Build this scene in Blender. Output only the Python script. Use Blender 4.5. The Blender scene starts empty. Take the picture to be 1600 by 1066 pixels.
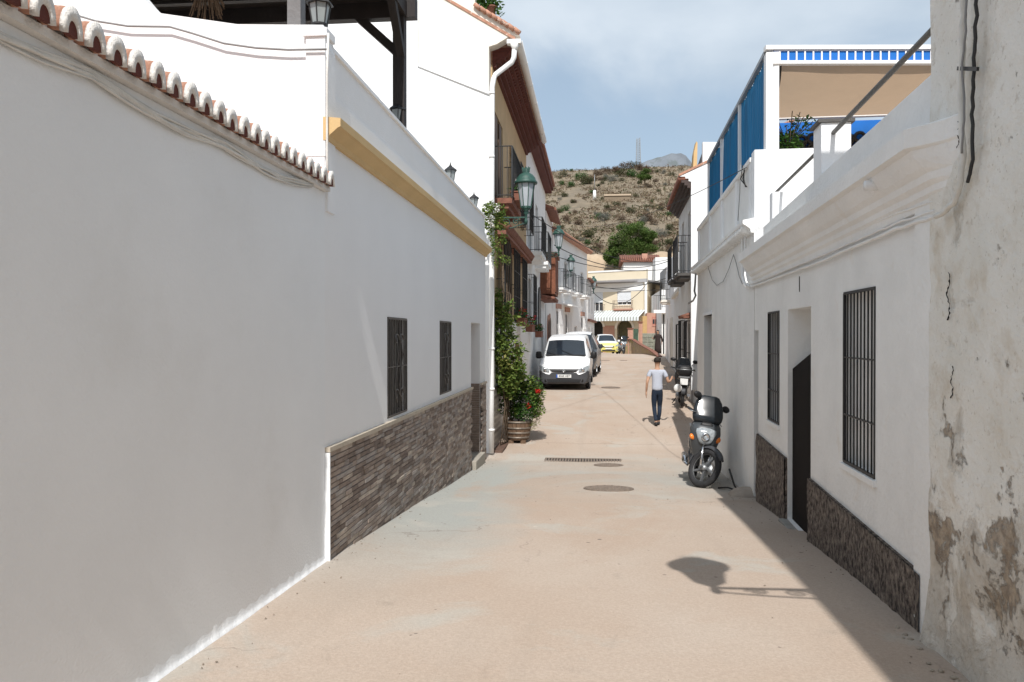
import bpy, bmesh, math, random
from mathutils import Vector, Matrix, Euler, noise
random.seed(7)
SC = bpy.context.scene
COL = SC.collection
R = math.radians
# ------------------------------------------------------------------ camera, sky, sun, exposure
FPX = 1250.0
cd = bpy.data.cameras.new('camera'); cam = bpy.data.objects.new('camera', cd); COL.objects.link(cam)
cd.sensor_width = 36; cd.lens = 36*FPX/1600; cd.clip_start = .05; cd.clip_end = 6000
CAM = Vector((0, 0, 1.6)); cam.location = CAM
cam.rotation_euler = (R(90)-math.atan(8/FPX), 0, math.atan(128/FPX))
SC.camera = cam
SUN = Vector((.035, -.86, 1.0)).normalized()          # towards the sun
SUN_EL = math.asin(SUN.z); SUN_AZ = math.atan2(SUN.x, SUN.y)   # azimuth from +Y, clockwise
sd = bpy.data.lights.new('sun', 'SUN'); sd.energy = 3.65; sd.angle = R(.53); sd.color = (1, .965, .92)
so = bpy.data.objects.new('sun', sd); COL.objects.link(so)
so.rotation_euler = SUN.to_track_quat('Z', 'Y').to_euler(); so.location = (0, 0, 60)
SC.view_settings.view_transform = 'Standard'; SC.view_settings.look = 'None'
SC.view_settings.exposure = 0.38; SC.view_settings.gamma = 1; SC.view_settings.use_curve_mapping = False
SC.cycles.max_bounces = 8; SC.cycles.diffuse_bounces = 5; SC.cycles.transparent_max_bounces = 12
SC.cycles.use_denoising = True

def world():
    w = bpy.data.worlds.new('World'); SC.world = w; w.use_nodes = True
    nt = w.node_tree; N = nt.nodes; L = nt.links; N.clear()
    out = N.new('ShaderNodeOutputWorld'); bg = N.new('ShaderNodeBackground'); bg.inputs[1].default_value = .14
    sky = N.new('ShaderNodeTexSky'); sky.sky_type = 'NISHITA'; sky.sun_disc = False
    sky.sun_elevation = SUN_EL; sky.sun_rotation = SUN_AZ; sky.altitude = 50; sky.air_density = 1.0; sky.dust_density = 2.2; sky.ozone_density = 1.4
    tc = N.new('ShaderNodeTexCoord')
    sx = N.new('ShaderNodeSeparateXYZ'); L.new(tc.outputs['Generated'], sx.inputs[0])
    def M(op, a, b=None):
        m = N.new('ShaderNodeMath'); m.operation = op
        for i, q in enumerate((a, b)):
            if q is None: continue
            if isinstance(q, (int, float)): m.inputs[i].default_value = q
            else: L.new(q, m.inputs[i])
        return m.outputs[0]
    zc = M('ADD', M('MAXIMUM', sx.outputs[2], 0.0), .22)
    cx = N.new('ShaderNodeCombineXYZ'); L.new(M('DIVIDE', sx.outputs[0], zc), cx.inputs[0]); L.new(M('DIVIDE', sx.outputs[1], zc), cx.inputs[1])
    cx.inputs[2].default_value = 3.7
    n1 = N.new('ShaderNodeTexNoise'); n1.inputs['Scale'].default_value = 1.15; n1.inputs['Detail'].default_value = 9; n1.inputs['Roughness'].default_value = .52
    n1.inputs['Distortion'].default_value = .35
    L.new(cx.outputs[0], n1.inputs['Vector'])
    rp = N.new('ShaderNodeValToRGB'); rp.color_ramp.elements[0].position = .36; rp.color_ramp.elements[1].position = .56
    rp.color_ramp.interpolation = 'EASE'
    L.new(n1.outputs['Fac'], rp.inputs[0])
    n2 = N.new('ShaderNodeTexNoise'); n2.inputs['Scale'].default_value = 2.3; n2.inputs['Detail'].default_value = 7
    L.new(cx.outputs[0], n2.inputs['Vector'])
    rc = N.new('ShaderNodeValToRGB'); e = rc.color_ramp.elements
    e[0].position = .35; e[0].color = (3.0, 3.55, 4.15, 1); e[1].position = .68; e[1].color = (4.3, 4.75, 5.2, 1)
    L.new(n2.outputs['Fac'], rc.inputs[0])
    hz = M('MULTIPLY', M('MINIMUM', M('MULTIPLY', M('MAXIMUM', sx.outputs[2], 0.0), 5.0), 1.0), .82)
    mx = N.new('ShaderNodeMix'); mx.data_type = 'RGBA'
    L.new(M('MULTIPLY', rp.outputs[0], hz), mx.inputs[0]); L.new(rc.outputs[0], mx.inputs[7])
    tint = N.new('ShaderNodeMix'); tint.data_type = 'RGBA'; tint.blend_type = 'MIX'; tint.inputs[0].default_value = .6
    L.new(sky.outputs[0], tint.inputs[6]); tint.inputs[7].default_value = (2.5, 3.05, 3.45, 1)
    L.new(tint.outputs[2], mx.inputs[6])
    L.new(mx.outputs[2], bg.inputs[0]); L.new(bg.outputs[0], out.inputs[0])
world()

# ------------------------------------------------------------------ materials
MATS = {}
def mat(name, col, rough=.8, var=.08, scale=3.0, bump=0.0, bscale=40.0, metal=0.0, spec=.35, col2=None, spots=None, emit=None, alpha=None, trans=0, stretch=(1, 1, 1)):
    """procedural material: base colour with two noise scales, fine relief, optional second colour patches"""
    if name in MATS: return MATS[name]
    m = bpy.data.materials.new(name); m.use_nodes = True; nt = m.node_tree; N = nt.nodes; L = nt.links
    b = N['Principled BSDF']; b.inputs['Roughness'].default_value = rough; b.inputs['Metallic'].default_value = metal
    b.inputs['Specular IOR Level'].default_value = spec
    tc = N.new('ShaderNodeTexCoord'); mp = N.new('ShaderNodeMapping'); L.new(tc.outputs['Object'], mp.inputs[0]); mp.inputs['Scale'].default_value = stretch
    n = N.new('ShaderNodeTexNoise'); n.inputs['Scale'].default_value = scale; n.inputs['Detail'].default_value = 6; n.inputs['Roughness'].default_value = .6
    L.new(mp.outputs[0], n.inputs['Vector'])
    r = N.new('ShaderNodeValToRGB'); e = r.color_ramp.elements; e[0].position = .3; e[1].position = .7
    c = Vector(col[:3])
    lo = c*(1-var) if col2 is None else Vector(col2); hi = c*(1+var*.6)
    e[0].color = (*lo, 1); e[1].color = (*[min(x, .95) for x in hi], 1)
    L.new(n.outputs['Fac'], r.inputs[0]); src = r.outputs[0]
    if spots:   # (colour, scale, threshold, softness)
        sc_, s_s, th, sf = spots
        n3 = N.new('ShaderNodeTexNoise'); n3.inputs['Scale'].default_value = s_s; n3.inputs['Detail'].default_value = 8; n3.inputs['Roughness'].default_value = .62
        L.new(mp.outputs[0], n3.inputs['Vector'])
        r3 = N.new('ShaderNodeValToRGB'); r3.color_ramp.elements[0].position = th; r3.color_ramp.elements[1].position = th+sf
        L.new(n3.outputs['Fac'], r3.inputs[0])
        mx = N.new('ShaderNodeMix'); mx.data_type = 'RGBA'; L.new(r3.outputs[0], mx.inputs[0]); L.new(src, mx.inputs[6]); mx.inputs[7].default_value = (*sc_, 1)
        src = mx.outputs[2]
    L.new(src, b.inputs['Base Color'])
    if bump:
        n2 = N.new('ShaderNodeTexNoise'); n2.inputs['Scale'].default_value = bscale; n2.inputs['Detail'].default_value = 5
        L.new(mp.outputs[0], n2.inputs['Vector'])
        bp = N.new('ShaderNodeBump'); bp.inputs['Strength'].default_value = bump; bp.inputs['Distance'].default_value = .02
        L.new(n2.outputs['Fac'], bp.inputs['Height']); L.new(bp.outputs[0], b.inputs['Normal'])
    if emit: b.inputs['Emission Color'].default_value = (*emit[:3], 1); b.inputs['Emission Strength'].default_value = emit[3]
    if alpha is not None: b.inputs['Alpha'].default_value = alpha
    if trans: b.inputs['Transmission Weight'].default_value = trans
    MATS[name] = m; return m

W_A = mat('white_lime_paint', (.82, .84, .855), .9, .03, 1.1, .25, 55, spots=((.76, .77, .77), .9, .56, .25))
W_B = mat('white_house_paint', (.83, .84, .85), .88, .03, .8, .22, 70)
W_C = mat('cream_white_paint', (.80, .76, .68), .9, .06, .7, .2, 60, spots=((.70, .60, .46), 1.3, .62, .2))
W_D = mat('dirty_white_paint', (.80, .80, .785), .9, .07, 1.7, .5, 26, spots=((.72, .66, .58), 2.2, .62, .2))
W_E = mat('far_white_paint', (.78, .775, .76), .9, .06, .5, .1, 20)
YEL = mat('ochre_cornice_paint', (.62, .44, .22), .85, .08, 2.0, .15, 50)
OCH = mat('ochre_wall_paint', (.50, .36, .21), .88, .12, 1.5, .2, 50)
CRM = mat('cream_yellow_paint', (.66, .58, .44), .9, .05, .6, .1, 20)
TERRA = mat('terracotta', (.25, .11, .075), .85, .25, 6.0, .3, 60, col2=(.15, .065, .045))
TERRA2 = mat('sunbleached_terracotta', (.46, .24, .165), .88, .2, 9.0, .3, 60, spots=((.66, .58, .5), 14., .56, .12))
REDBR = mat('oxide_red_paint', (.115, .03, .02), .8, .15, 8, .2, 60)
SOFF = mat('oxide_red_eaves', (.11, .028, .02), .75, .2, 3, .2, 40)
MORT = mat('white_mortar', (.72, .70, .665), .92, .08, 9, .5, 60)
TIMB = mat('dark_timber', (.026, .02, .018), .65, .3, 4, .3, 30, stretch=(1, 1, .3))
TIMG = mat('grey_painted_post', (.17, .165, .165), .6, .15, 5, .2, 40)
IRON = mat('black_iron', (.018, .018, .019), .5, .2, 20, .1, 90, metal=.0, spec=.5)
GIRON = mat('grey_brown_iron', (.10, .092, .085), .5, .2, 20, .1, 90, spec=.5)
GREEN = mat('green_cast_iron', (.022, .070, .055), .5, .3, 16, .2, 60, spec=.5, spots=((.06, .12, .10), 22., .62, .1))
LGLASS = mat('frosted_lantern_glass', (.40, .43, .46), .35, .05, 3, 0, 10, spec=.5)
CGLASS = mat('smoky_lantern_glass', (.30, .33, .33), .2, .1, 6, 0, 10, spec=.6)
PVC = mat('white_pvc', (.78, .78, .77), .45, .03, 3, .03, 20)
WINGL = mat('dark_window_glass', (.03, .036, .042), .08, .3, 1.5, 0, 10, spec=.7)
CURT = mat('pale_curtain_cloth', (.75, .75, .73), .8, .1, 3, .1, 20)
SHUT = mat('white_roller_shutter', (.72, .75, .78), .6, .05, 3, 0, 20)
DARKIN = mat('dark_interior', (.02, .018, .016), .9, .2, 3)
DOOR = mat('black_brown_door', (.006, .004, .004), .8, .2, 3, .1, 40, spec=.15)
CABW = mat('painted_cable', (.66, .65, .61), .6, .15, 6, .2, 60)
CABK = mat('black_cable', (.03, .03, .03), .6, .1, 6)
CABG = mat('grey_cable', (.25, .25, .25), .6, .1, 6)
BLUE = mat('blue_curtain_cloth', (.010, .15, .33), .75, .22, 1.2, .25, 25, stretch=(3, 3, .4))
BLUE2 = mat('bright_blue_awning_cloth', (.012, .15, .52), .75, .12, 3, .1, 25)
TANC0 = mat('tan_shade_cloth', (.40, .285, .195), .9, .10, 2.5, .35, 120)
GALV = mat('galvanised_steel', (.30, .31, .32), .45, .2, 8, .1, 60, metal=.6)
WOOD = mat('weathered_wood', (.15, .095, .06), .75, .35, 5, .5, 30, stretch=(4, 4, .4))
BARK = mat('bark', (.13, .095, .065), .9, .3, 6, .6, 20)
STEELHOOP = mat('rusty_hoop', (.22, .19, .16), .5, .3, 9, .2, 50, metal=.5)
RUB = mat('tyre_rubber', (.028, .028, .03), .75, .25, 20, .3, 80)
CHROME = mat('chrome', (.62, .63, .65), .18, .05, 5, metal=1)
ALU = mat('dull_aluminium', (.30, .31, .32), .38, .15, 12, metal=.8)
STONEY = mat('rubble_stone', (.36, .31, .25), .92, .3, 5, .6, 15)
BRICKM = mat('salmon_brick', (.48, .27, .20), .9, .2, 6, .4, 30)

def concrete():
    m = bpy.data.materials.new('street_concrete'); m.use_nodes = True; nt = m.node_tree; N = nt.nodes; L = nt.links
    b = N['Principled BSDF']; b.inputs['Roughness'].default_value = .93; b.inputs['Specular IOR Level'].default_value = .18
    tc = N.new('ShaderNodeTexCoord')
    def noi(s, d=6, r=.6, st=(1, 1, 1), dist=0):
        mp = N.new('ShaderNodeMapping'); L.new(tc.outputs['Object'], mp.inputs[0]); mp.inputs['Scale'].default_value = st
        n = N.new('ShaderNodeTexNoise'); n.inputs['Scale'].default_value = s; n.inputs['Detail'].default_value = d; n.inputs['Roughness'].default_value = r; n.inputs['Distortion'].default_value = dist
        L.new(mp.outputs[0], n.inputs['Vector']); return n.outputs['Fac']
    def ramp(f, a, c, ca=(0, 0, 0), cb=(1, 1, 1)):
        r = N.new('ShaderNodeValToRGB'); r.color_ramp.elements[0].position = a; r.color_ramp.elements[1].position = c
        r.color_ramp.elements[0].color = (*ca, 1); r.color_ramp.elements[1].color = (*cb, 1); L.new(f, r.inputs[0]); return r.outputs[0]
    def mix(f, a, c, mode='MIX'):
        x = N.new('ShaderNodeMix'); x.data_type = 'RGBA'; x.blend_type = mode
        for i, q in ((0, f), (6, a), (7, c)):
            if isinstance(q, (int, float)): x.inputs[i].default_value = q
            elif isinstance(q, tuple): x.inputs[i].default_value = (*q, 1)
            else: L.new(q, x.inputs[i])
        return x.outputs[2]
    def M(op, a, c):
        q = N.new('ShaderNodeMath'); q.operation = op
        for i, v in enumerate((a, c)):
            if isinstance(v, (int, float)): q.inputs[i].default_value = v
            else: L.new(v, q.inputs[i])
        return q.outputs[0]
    base = ramp(noi(.55, 5, .55), .35, .68, (.445, .355, .285), (.485, .41, .345))
    # greyer, newer cement: along the left edge and across the dip by the drain
    sx = N.new('ShaderNodeSeparateXYZ'); L.new(tc.outputs['Object'], sx.inputs[0])
    wob = noi(.9, 5, .6, dist=.6)
    gx = M('SUBTRACT', M('MULTIPLY', M('ADD', sx.outputs[0], M('MULTIPLY', wob, 1.6)), -1.0), 0.15)     # left of about X = -1.2
    gx = M('MULTIPLY', M('ADD', gx, .25), 1.3)
    gy = M('SUBTRACT', 1.0, M('ABSOLUTE', M('DIVIDE', M('SUBTRACT', M('ADD', sx.outputs[1], M('MULTIPLY', wob, 5.0)), 16.2), 3.4), 0))
    gfar = M('MULTIPLY', M('MINIMUM', M('MAXIMUM', M('SUBTRACT', 1.0, M('DIVIDE', M('ABSOLUTE', M('SUBTRACT', sx.outputs[1], 11.5), 0), 6.5)), 0), 1), 1.0)
    left = M('MULTIPLY', M('MINIMUM', M('MAXIMUM', gx, 0), 1), M('MINIMUM', M('MULTIPLY', gfar, 1.8), 1))
    dip = M('MULTIPLY', M('MINIMUM', M('MAXIMUM', gy, 0), 1), .75)
    g = M('MINIMUM', M('MAXIMUM', left, dip), 1)
    c1 = mix(g, base, (.37, .378, .352))
    patch = ramp(noi(.8, 7, .62, dist=.5), .56, .66)
    c1 = mix(M('MULTIPLY', patch, .7), c1, (.45, .43, .385))
    patch3 = ramp(noi(.33, 7, .65, (1, .5, 1), .8), .52, .62)
    c1 = mix(M('MULTIPLY', patch3, .6), c1, (.43, .325, .25))
    speck = ramp(noi(48, 4, .75), .40, .66, (.90, .89, .88), (1.05, 1.05, 1.05))
    c1 = mix(1.0, c1, speck, 'MULTIPLY')
    stain = ramp(noi(2.6, 9, .7, (1, .6, 1), .4), .61, .72)
    c1 = mix(M('MULTIPLY', stain, .42), c1, (.26, .22, .18))
    dots = ramp(noi(9, 2, .4), .765, .79)
    c1 = mix(M('MULTIPLY', dots, .7), c1, (.12, .10, .09))
    pale = ramp(noi(5.3, 3, .5, (1, 1, 1)), .76, .80)
    c1 = mix(M('MULTIPLY', pale, .5), c1, (.6, .56, .5))
    jn = ramp(M('ABSOLUTE', M('SUBTRACT', M('ADD', sx.outputs[1], M('MULTIPLY', noi(1.1, 4, .6), .5)), 18.9), 0), .006, .016, (1, 1, 1), (0, 0, 0))
    c1 = mix(M('MULTIPLY', jn, .6), c1, (.20, .16, .13))
    tr = ramp(noi(1.3, 5, .55, (1.6, .12, 1), .3), .54, .70)
    c1 = mix(M('MULTIPLY', tr, .22), c1, (.33, .275, .225))
    # hairline cracks
    vo = N.new('ShaderNodeTexVoronoi'); vo.feature = 'DISTANCE_TO_EDGE'; vo.inputs['Scale'].default_value = .33
    wv = N.new('ShaderNodeVectorMath'); wv.operation = 'ADD'; nn = N.new('ShaderNodeTexNoise'); nn.inputs['Scale'].default_value = 1.7; nn.inputs['Detail'].default_value = 6
    L.new(tc.outputs['Object'], nn.inputs['Vector']); L.new(tc.outputs['Object'], wv.inputs[0]); L.new(nn.outputs['Color'], wv.inputs[1]); L.new(wv.outputs[0], vo.inputs['Vector'])
    ck = ramp(vo.outputs['Distance'], .0, .004, (1, 1, 1), (0, 0, 0))
    c1 = mix(M('MULTIPLY', M('MULTIPLY', ck, ramp(noi(.5, 2), .5, .6)), .55), c1, (.17, .14, .12))
    L.new(c1, b.inputs['Base Color'])
    bp = N.new('ShaderNodeBump'); bp.inputs['Strength'].default_value = .45; bp.inputs['Distance'].default_value = .012
    L.new(M('ADD', noi(70, 4, .7), M('MULTIPLY', noi(9, 5, .6), .8)), bp.inputs['Height']); L.new(bp.outputs[0], b.inputs['Normal'])
    return m

def ruin_plaster():
    """old lime wash, peeling in patches that get larger towards the foot, brown clay showing"""
    m = bpy.data.materials.new('peeling_lime_wash'); m.use_nodes = True; nt = m.node_tree; N = nt.nodes; L = nt.links
    b = N['Principled BSDF']; b.inputs['Roughness'].default_value = .95; b.inputs['Specular IOR Level'].default_value = .15
    tc = N.new('ShaderNodeTexCoord'); sx = N.new('ShaderNodeSeparateXYZ'); L.new(tc.outputs['Object'], sx.inputs[0])
    def noi(s, d=8, r=.62, dist=0., off=0.):
        mp = N.new('ShaderNodeMapping'); L.new(tc.outputs['Object'], mp.inputs[0]); mp.inputs['Location'].default_value = (off, off*.7, off*.3)
        n = N.new('ShaderNodeTexNoise'); n.inputs['Scale'].default_value = s; n.inputs['Detail'].default_value = d; n.inputs['Roughness'].default_value = r; n.inputs['Distortion'].default_value = dist
        L.new(mp.outputs[0], n.inputs['Vector']); return n.outputs['Fac']
    def ramp(f, a, c, ca=(0, 0, 0), cb=(1, 1, 1)):
        r = N.new('ShaderNodeValToRGB'); r.color_ramp.elements[0].position = a; r.color_ramp.elements[1].position = c
        r.color_ramp.elements[0].color = (*ca, 1); r.color_ramp.elements[1].color = (*cb, 1); L.new(f, r.inputs[0]); return r.outputs[0]
    def mix(f, a, c):
        x = N.new('ShaderNodeMix'); x.data_type = 'RGBA'
        for i, q in ((0, f), (6, a), (7, c)):
            if isinstance(q, (int, float)): x.inputs[i].default_value = q
            elif isinstance(q, tuple): x.inputs[i].default_value = (*q, 1)
            else: L.new(q, x.inputs[i])
        return x.outputs[2]
    def M(op, a, c=0):
        q = N.new('ShaderNodeMath'); q.operation = op
        for i, v in enumerate((a, c)):
            if isinstance(v, (int, float)): q.inputs[i].default_value = v
            else: L.new(v, q.inputs[i])
        return q.outputs[0]
    low = M('MINIMUM', M('MAXIMUM', M('DIVIDE', M('SUBTRACT', 1.75, sx.outputs[2]), 1.6), 0), 1)   # more wear near the ground
    c = ramp(noi(1.6), .3, .7, (.72, .70, .64), (.83, .82, .78))
    c = mix(M('MULTIPLY', ramp(noi(3.3, off=5), .52, .70), .55), c, (.52, .43, .31))
    c = mix(M('MULTIPLY', ramp(noi(14, off=2), .60, .70), .5), c, (.42, .35, .27))
    grey = ramp(M('ADD', noi(1.9, off=11, dist=.4), M('MULTIPLY', low, .24)), .63, .70)
    c = mix(M('MULTIPLY', grey, .6), c, ramp(noi(11, 6), .35, .65, (.36, .315, .255), (.54, .49, .42)))
    mid = M('MINIMUM', M('MAXIMUM', M('SUBTRACT', 1.0, M('DIVIDE', M('ABSOLUTE', M('SUBTRACT', sx.outputs[2], .85)), .75)), 0), 1)
    brown = ramp(M('ADD', noi(4.2, 12, .68, off=23, dist=.3), M('MULTIPLY', mid, .15)), .655, .70)
    c = mix(M('MULTIPLY', brown, .75), c, ramp(noi(16, 4), .4, .6, (.15, .10, .06), (.38, .29, .20)))
    edge = ramp(M('ABSOLUTE', M('SUBTRACT', M('ADD', noi(2.6, off=31, dist=.6), M('MULTIPLY', low, .1)), .56)), .0, .012, (1, 1, 1), (0, 0, 0))
    c = mix(M('MULTIPLY', M('MULTIPLY', edge, low), .4), c, (.34, .28, .22))
    fl = ramp(noi(38, 3, .5, off=3), .66, .70)
    c = mix(M('MULTIPLY', fl, .45), c, (.40, .35, .29))
    L.new(c, b.inputs['Base Color'])
    h = M('ADD', M('ADD', M('MULTIPLY', noi(4.5), 1.1), M('MULTIPLY', noi(26, 5), .35)), M('ADD', M('MULTIPLY', brown, -.55), M('MULTIPLY', grey, -.4)))
    bp = N.new('ShaderNodeBump'); bp.inputs['Strength'].default_value = .7; bp.inputs['Distance'].default_value = .05
    L.new(h, bp.inputs['Height']); L.new(bp.outputs[0], b.inputs['Normal'])
    return m

def dado_rough():
    m = bpy.data.materials.new('rough_brown_render'); m.use_nodes = True; nt = m.node_tree; N = nt.nodes; L = nt.links
    b = N['Principled BSDF']; b.inputs['Roughness'].default_value = .9; b.inputs['Specular IOR Level'].default_value = .3
    tc = N.new('ShaderNodeTexCoord')
    mp = N.new('ShaderNodeMapping'); L.new(tc.outputs['Object'], mp.inputs[0]); mp.inputs['Scale'].default_value = (1, 1, .7)
    n = N.new('ShaderNodeTexNoise'); n.inputs['Scale'].default_value = 26; n.inputs['Detail'].default_value = 7; n.inputs['Roughness'].default_value = .7; L.new(mp.outputs[0], n.inputs['Vector'])
    r = N.new('ShaderNodeValToRGB'); e = r.color_ramp.elements; e[0].position = .40; e[0].color = (.035, .028, .026, 1); e[1].position = .70; e[1].color = (.36, .30, .25, 1)
    L.new(n.outputs['Fac'], r.inputs[0]); L.new(r.outputs[0], b.inputs['Base Color'])
    bp = N.new('ShaderNodeBump'); bp.inputs['Strength'].default_value = 1; bp.inputs['Distance'].default_value = .03
    L.new(n.outputs['Fac'], bp.inputs['Height']); L.new(bp.outputs[0], b.inputs['Normal']); return m
CONC = concrete(); RUIN = ruin_plaster(); DADO = dado_rough()

# ------------------------------------------------------------------ helpers
def tag(o, label=None, cat=None, group=None, kind=None):
    if label: o['label'] = label
    if cat: o['category'] = cat
    if group: o['group'] = group
    if kind: o['kind'] = kind
    return o
def thing(name, label, cat, loc=(0, 0, 0), rz=0, group=None):
    o = bpy.data.objects.new(name, None); COL.objects.link(o); o.empty_display_size = .3
    o.location = loc; o.rotation_euler = (0, 0, rz); return tag(o, label, cat, group)
def copy_tree(o, parent=None, loc=None, rz=None, label=None, group=None):
    c = o.copy(); COL.objects.link(c)
    if parent: c.parent = parent
    for ch in list(o.children): copy_tree(ch, c)
    if loc is not None: c.location = loc
    if rz is not None: c.rotation_euler = (0, 0, rz)
    if label: c['label'] = label
    if group: c['group'] = group
    return c
class Fr:
    """vertical wall frame: s runs along the wall, o stands out from it, z up"""
    def __init__(s, x, y, dx, dy, side):
        n = math.hypot(dx, dy); s.p = Vector((x, y, 0)); s.d = Vector((dx/n, dy/n, 0)); s.n = Vector((dy/n, -dx/n, 0))*side
    def pt(s, a, o, z): return s.p+s.d*a+s.n*o+Vector((0, 0, z))
    def hit(s, u, v, o=0.0):
        d = pray(u, v); q = CAM-(s.p+s.n*o); t = -q.dot(s.n)/d.dot(s.n); w = CAM+d*t
        return (w-s.p).dot(s.d), w.z
_rot = cam.rotation_euler.to_matrix()
def pray(u, v): return _rot @ Vector(((u-800)/FPX, -(v-533)/FPX, -1))
def atY(u, v, Y):
    d = pray(u, v); return CAM+d*(Y/d.y)
GK = [(-12, .3), (0, 0), (4, -.17), (6.8, -.30), (10, -.52), (12, -.69), (14.5, -.86), (16.5, -.95), (18, -.95), (20.8, -.73), (24, -.52), (28, -.30), (34, -.10), (40, .05), (50, .2), (60, .26), (66, .1), (80, .0), (4000, 0)]
def gz(Y):
    for (a, b), (c, d) in zip(GK, GK[1:]):
        if Y <= c: return b+(d-b)*max(0, (Y-a))/(c-a)
    return 0
class MB:
    def __init__(s): s.v = []; s.f = []; s.sm = []
    def add(s, vs, fs, smooth=False):
        n = len(s.v); s.v += [tuple(x) for x in vs]; s.f += [tuple(i+n for i in f) for f in fs]; s.sm += [smooth]*len(fs); return s
    def hexa(s, c): return s.add(c, [(0, 3, 2, 1), (4, 5, 6, 7), (0, 1, 5, 4), (1, 2, 6, 5), (2, 3, 7, 6), (3, 0, 4, 7)])
    def box(s, x0, x1, y0, y1, z0, z1):
        return s.hexa([(x0, y0, z0), (x1, y0, z0), (x1, y1, z0), (x0, y1, z0), (x0, y0, z1), (x1, y0, z1), (x1, y1, z1), (x0, y1, z1)])
    def fb(s, fr, s0, s1, o0, o1, z0, z1, z0b=None, z1b=None):
        z0b = z0 if z0b is None else z0b; z1b = z1 if z1b is None else z1b
        p = fr.pt
        return s.hexa([p(s0, o0, z0), p(s1, o0, z0b), p(s1, o1, z0b), p(s0, o1, z0), p(s0, o0, z1), p(s1, o0, z1b), p(s1, o1, z1b), p(s0, o1, z1)])
    def bar(s, a, b, w, h=None, up=(0, 0, 1)):
        a = Vector(a); b = Vector(b); h = w if h is None else h; d = (b-a).normalized(); u = Vector(up)
        if abs(d.dot(u)) > .97: u = Vector((1, 0, 0))
        x = d.cross(u).normalized()*w/2; y = x.cross(d).normalized()*h/2
        return s.hexa([a-x-y, a+x-y, b+x-y, b-x-y, a-x+y, a+x+y, b+x+y, b-x+y])
    def tube(s, pts, r, n=8, smooth=True, cap=True):
        pts = [Vector(p) for p in pts]; rr = r if isinstance(r, (list, tuple)) else [r]*len(pts)
        vs = []; fs = []; ref = None
        for i, p in enumerate(pts):
            t = (pts[min(i+1, len(pts)-1)]-pts[max(i-1, 0)]).normalized()
            if ref is None: ref = Vector((0, 0, 1)) if abs(t.z) < .9 else Vector((1, 0, 0))
            x = t.cross(ref)
            if x.length < 1e-4: x = t.cross(Vector((.3, 1, .2)))
            x.normalize(); y = x.cross(t).normalized(); ref = y
            for k in range(n):
                a = 2*math.pi*k/n; vs.append(p+x*math.cos(a)*rr[i]+y*math.sin(a)*rr[i])
        for i in range(len(pts)-1):
            for k in range(n): fs.append((i*n+k, i*n+(k+1) % n, (i+1)*n+(k+1) % n, (i+1)*n+k))
        s.add(vs, fs, smooth)
        if cap:
            m = len(s.v)-len(vs); s.f += [tuple(m+k for k in range(n))[::-1], tuple(m+(len(pts)-1)*n+k for k in range(n))]; s.sm += [False, False]
        return s
    def lathe(s, prof, c=(0, 0, 0), n=16, smooth=True, M=None, close=True):
        vs = []; fs = []; c = Vector(c)
        for r, z in prof:
            for k in range(n):
                a = 2*math.pi*(k+.5)/n; q = Vector((r*math.cos(a), r*math.sin(a), z))
                if M is not None: q = M @ q
                vs.append(c+q)
        for i in range(len(prof)-1):
            for k in range(n): fs.append((i*n+k, i*n+(k+1) % n, (i+1)*n+(k+1) % n, (i+1)*n+k))
        if close: fs += [tuple(range(n))[::-1], tuple((len(prof)-1)*n+k for k in range(n))]
        return s.add(vs, fs, smooth)
    def torus(s, c, R_, r, ax='x', n=32, m=10, M=None, sq=1.0):
        vs = []; fs = []; c = Vector(c)
        for i in range(n):
            a = 2*math.pi*i/n
            for j in range(m):
                b = 2*math.pi*j/m; q = R_+r*math.cos(b); h = r*math.sin(b)*sq
                p = Vector((h, q*math.cos(a), q*math.sin(a))) if ax == 'x' else Vector((q*math.cos(a), h, q*math.sin(a))) if ax == 'y' else Vector((q*math.cos(a), q*math.sin(a), h))
                if M is not None: p = M @ p
                vs.append(c+p)
        for i in range(n):
            for j in range(m): fs.append((i*m+j, ((i+1) % n)*m+j, ((i+1) % n)*m+(j+1) % m, i*m+(j+1) % m))
        return s.add(vs, fs, True)
    def loft(s, rings, smooth=True, cap=True):
        n = len(rings[0]); vs = [p for r in rings for p in r]; fs = []
        for i in range(len(rings)-1):
            for k in range(n): fs.append((i*n+k, i*n+(k+1) % n, (i+1)*n+(k+1) % n, (i+1)*n+k))
        s.add(vs, fs, smooth)
        if cap:
            m = len(s.v)-len(vs); s.f += [tuple(m+k for k in range(n))[::-1], tuple(m+(len(rings)-1)*n+k for k in range(n))]; s.sm += [smooth, smooth]
        return s
    def extr(s, poly, d):
        """closed polygon of 3-D points swept by vector d"""
        n = len(poly); d = Vector(d); a = [Vector(p) for p in poly]; b = [p+d for p in a]
        return s.add(a+b, [tuple(range(n))[::-1], tuple(range(n, 2*n))]+[(k, (k+1) % n, n+(k+1) % n, n+k) for k in range(n)])
    def build(s, name, m, parent=None, origin=None, bevel=0, label=None, kind=None, fix=True):
        o0 = Vector(origin) if origin is not None else Vector((0, 0, 0))
        me = bpy.data.meshes.new(name)
        me.from_pydata([tuple(Vector(v)-o0) for v in s.v], [], s.f)
        for p, sm in zip(me.polygons, s.sm): p.use_smooth = sm
        if fix or bevel:
            bm = bmesh.new(); bm.from_mesh(me)
            if fix: bmesh.ops.recalc_face_normals(bm, faces=bm.faces)
            if bevel:
                es = [e for e in bm.edges if len(e.link_faces) == 2 and e.calc_face_angle(0) > .6]
                bmesh.ops.bevel(bm, geom=es, offset=bevel, segments=2, profile=.6, affect='EDGES', clamp_overlap=True)
            bm.to_mesh(me); bm.free()
        me.materials.append(m); o = bpy.data.objects.new(name, me); COL.objects.link(o)
        if parent is not None: o.parent = parent
        elif origin is not None: o.location = o0
        return tag(o, label, kind=kind)
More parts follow.
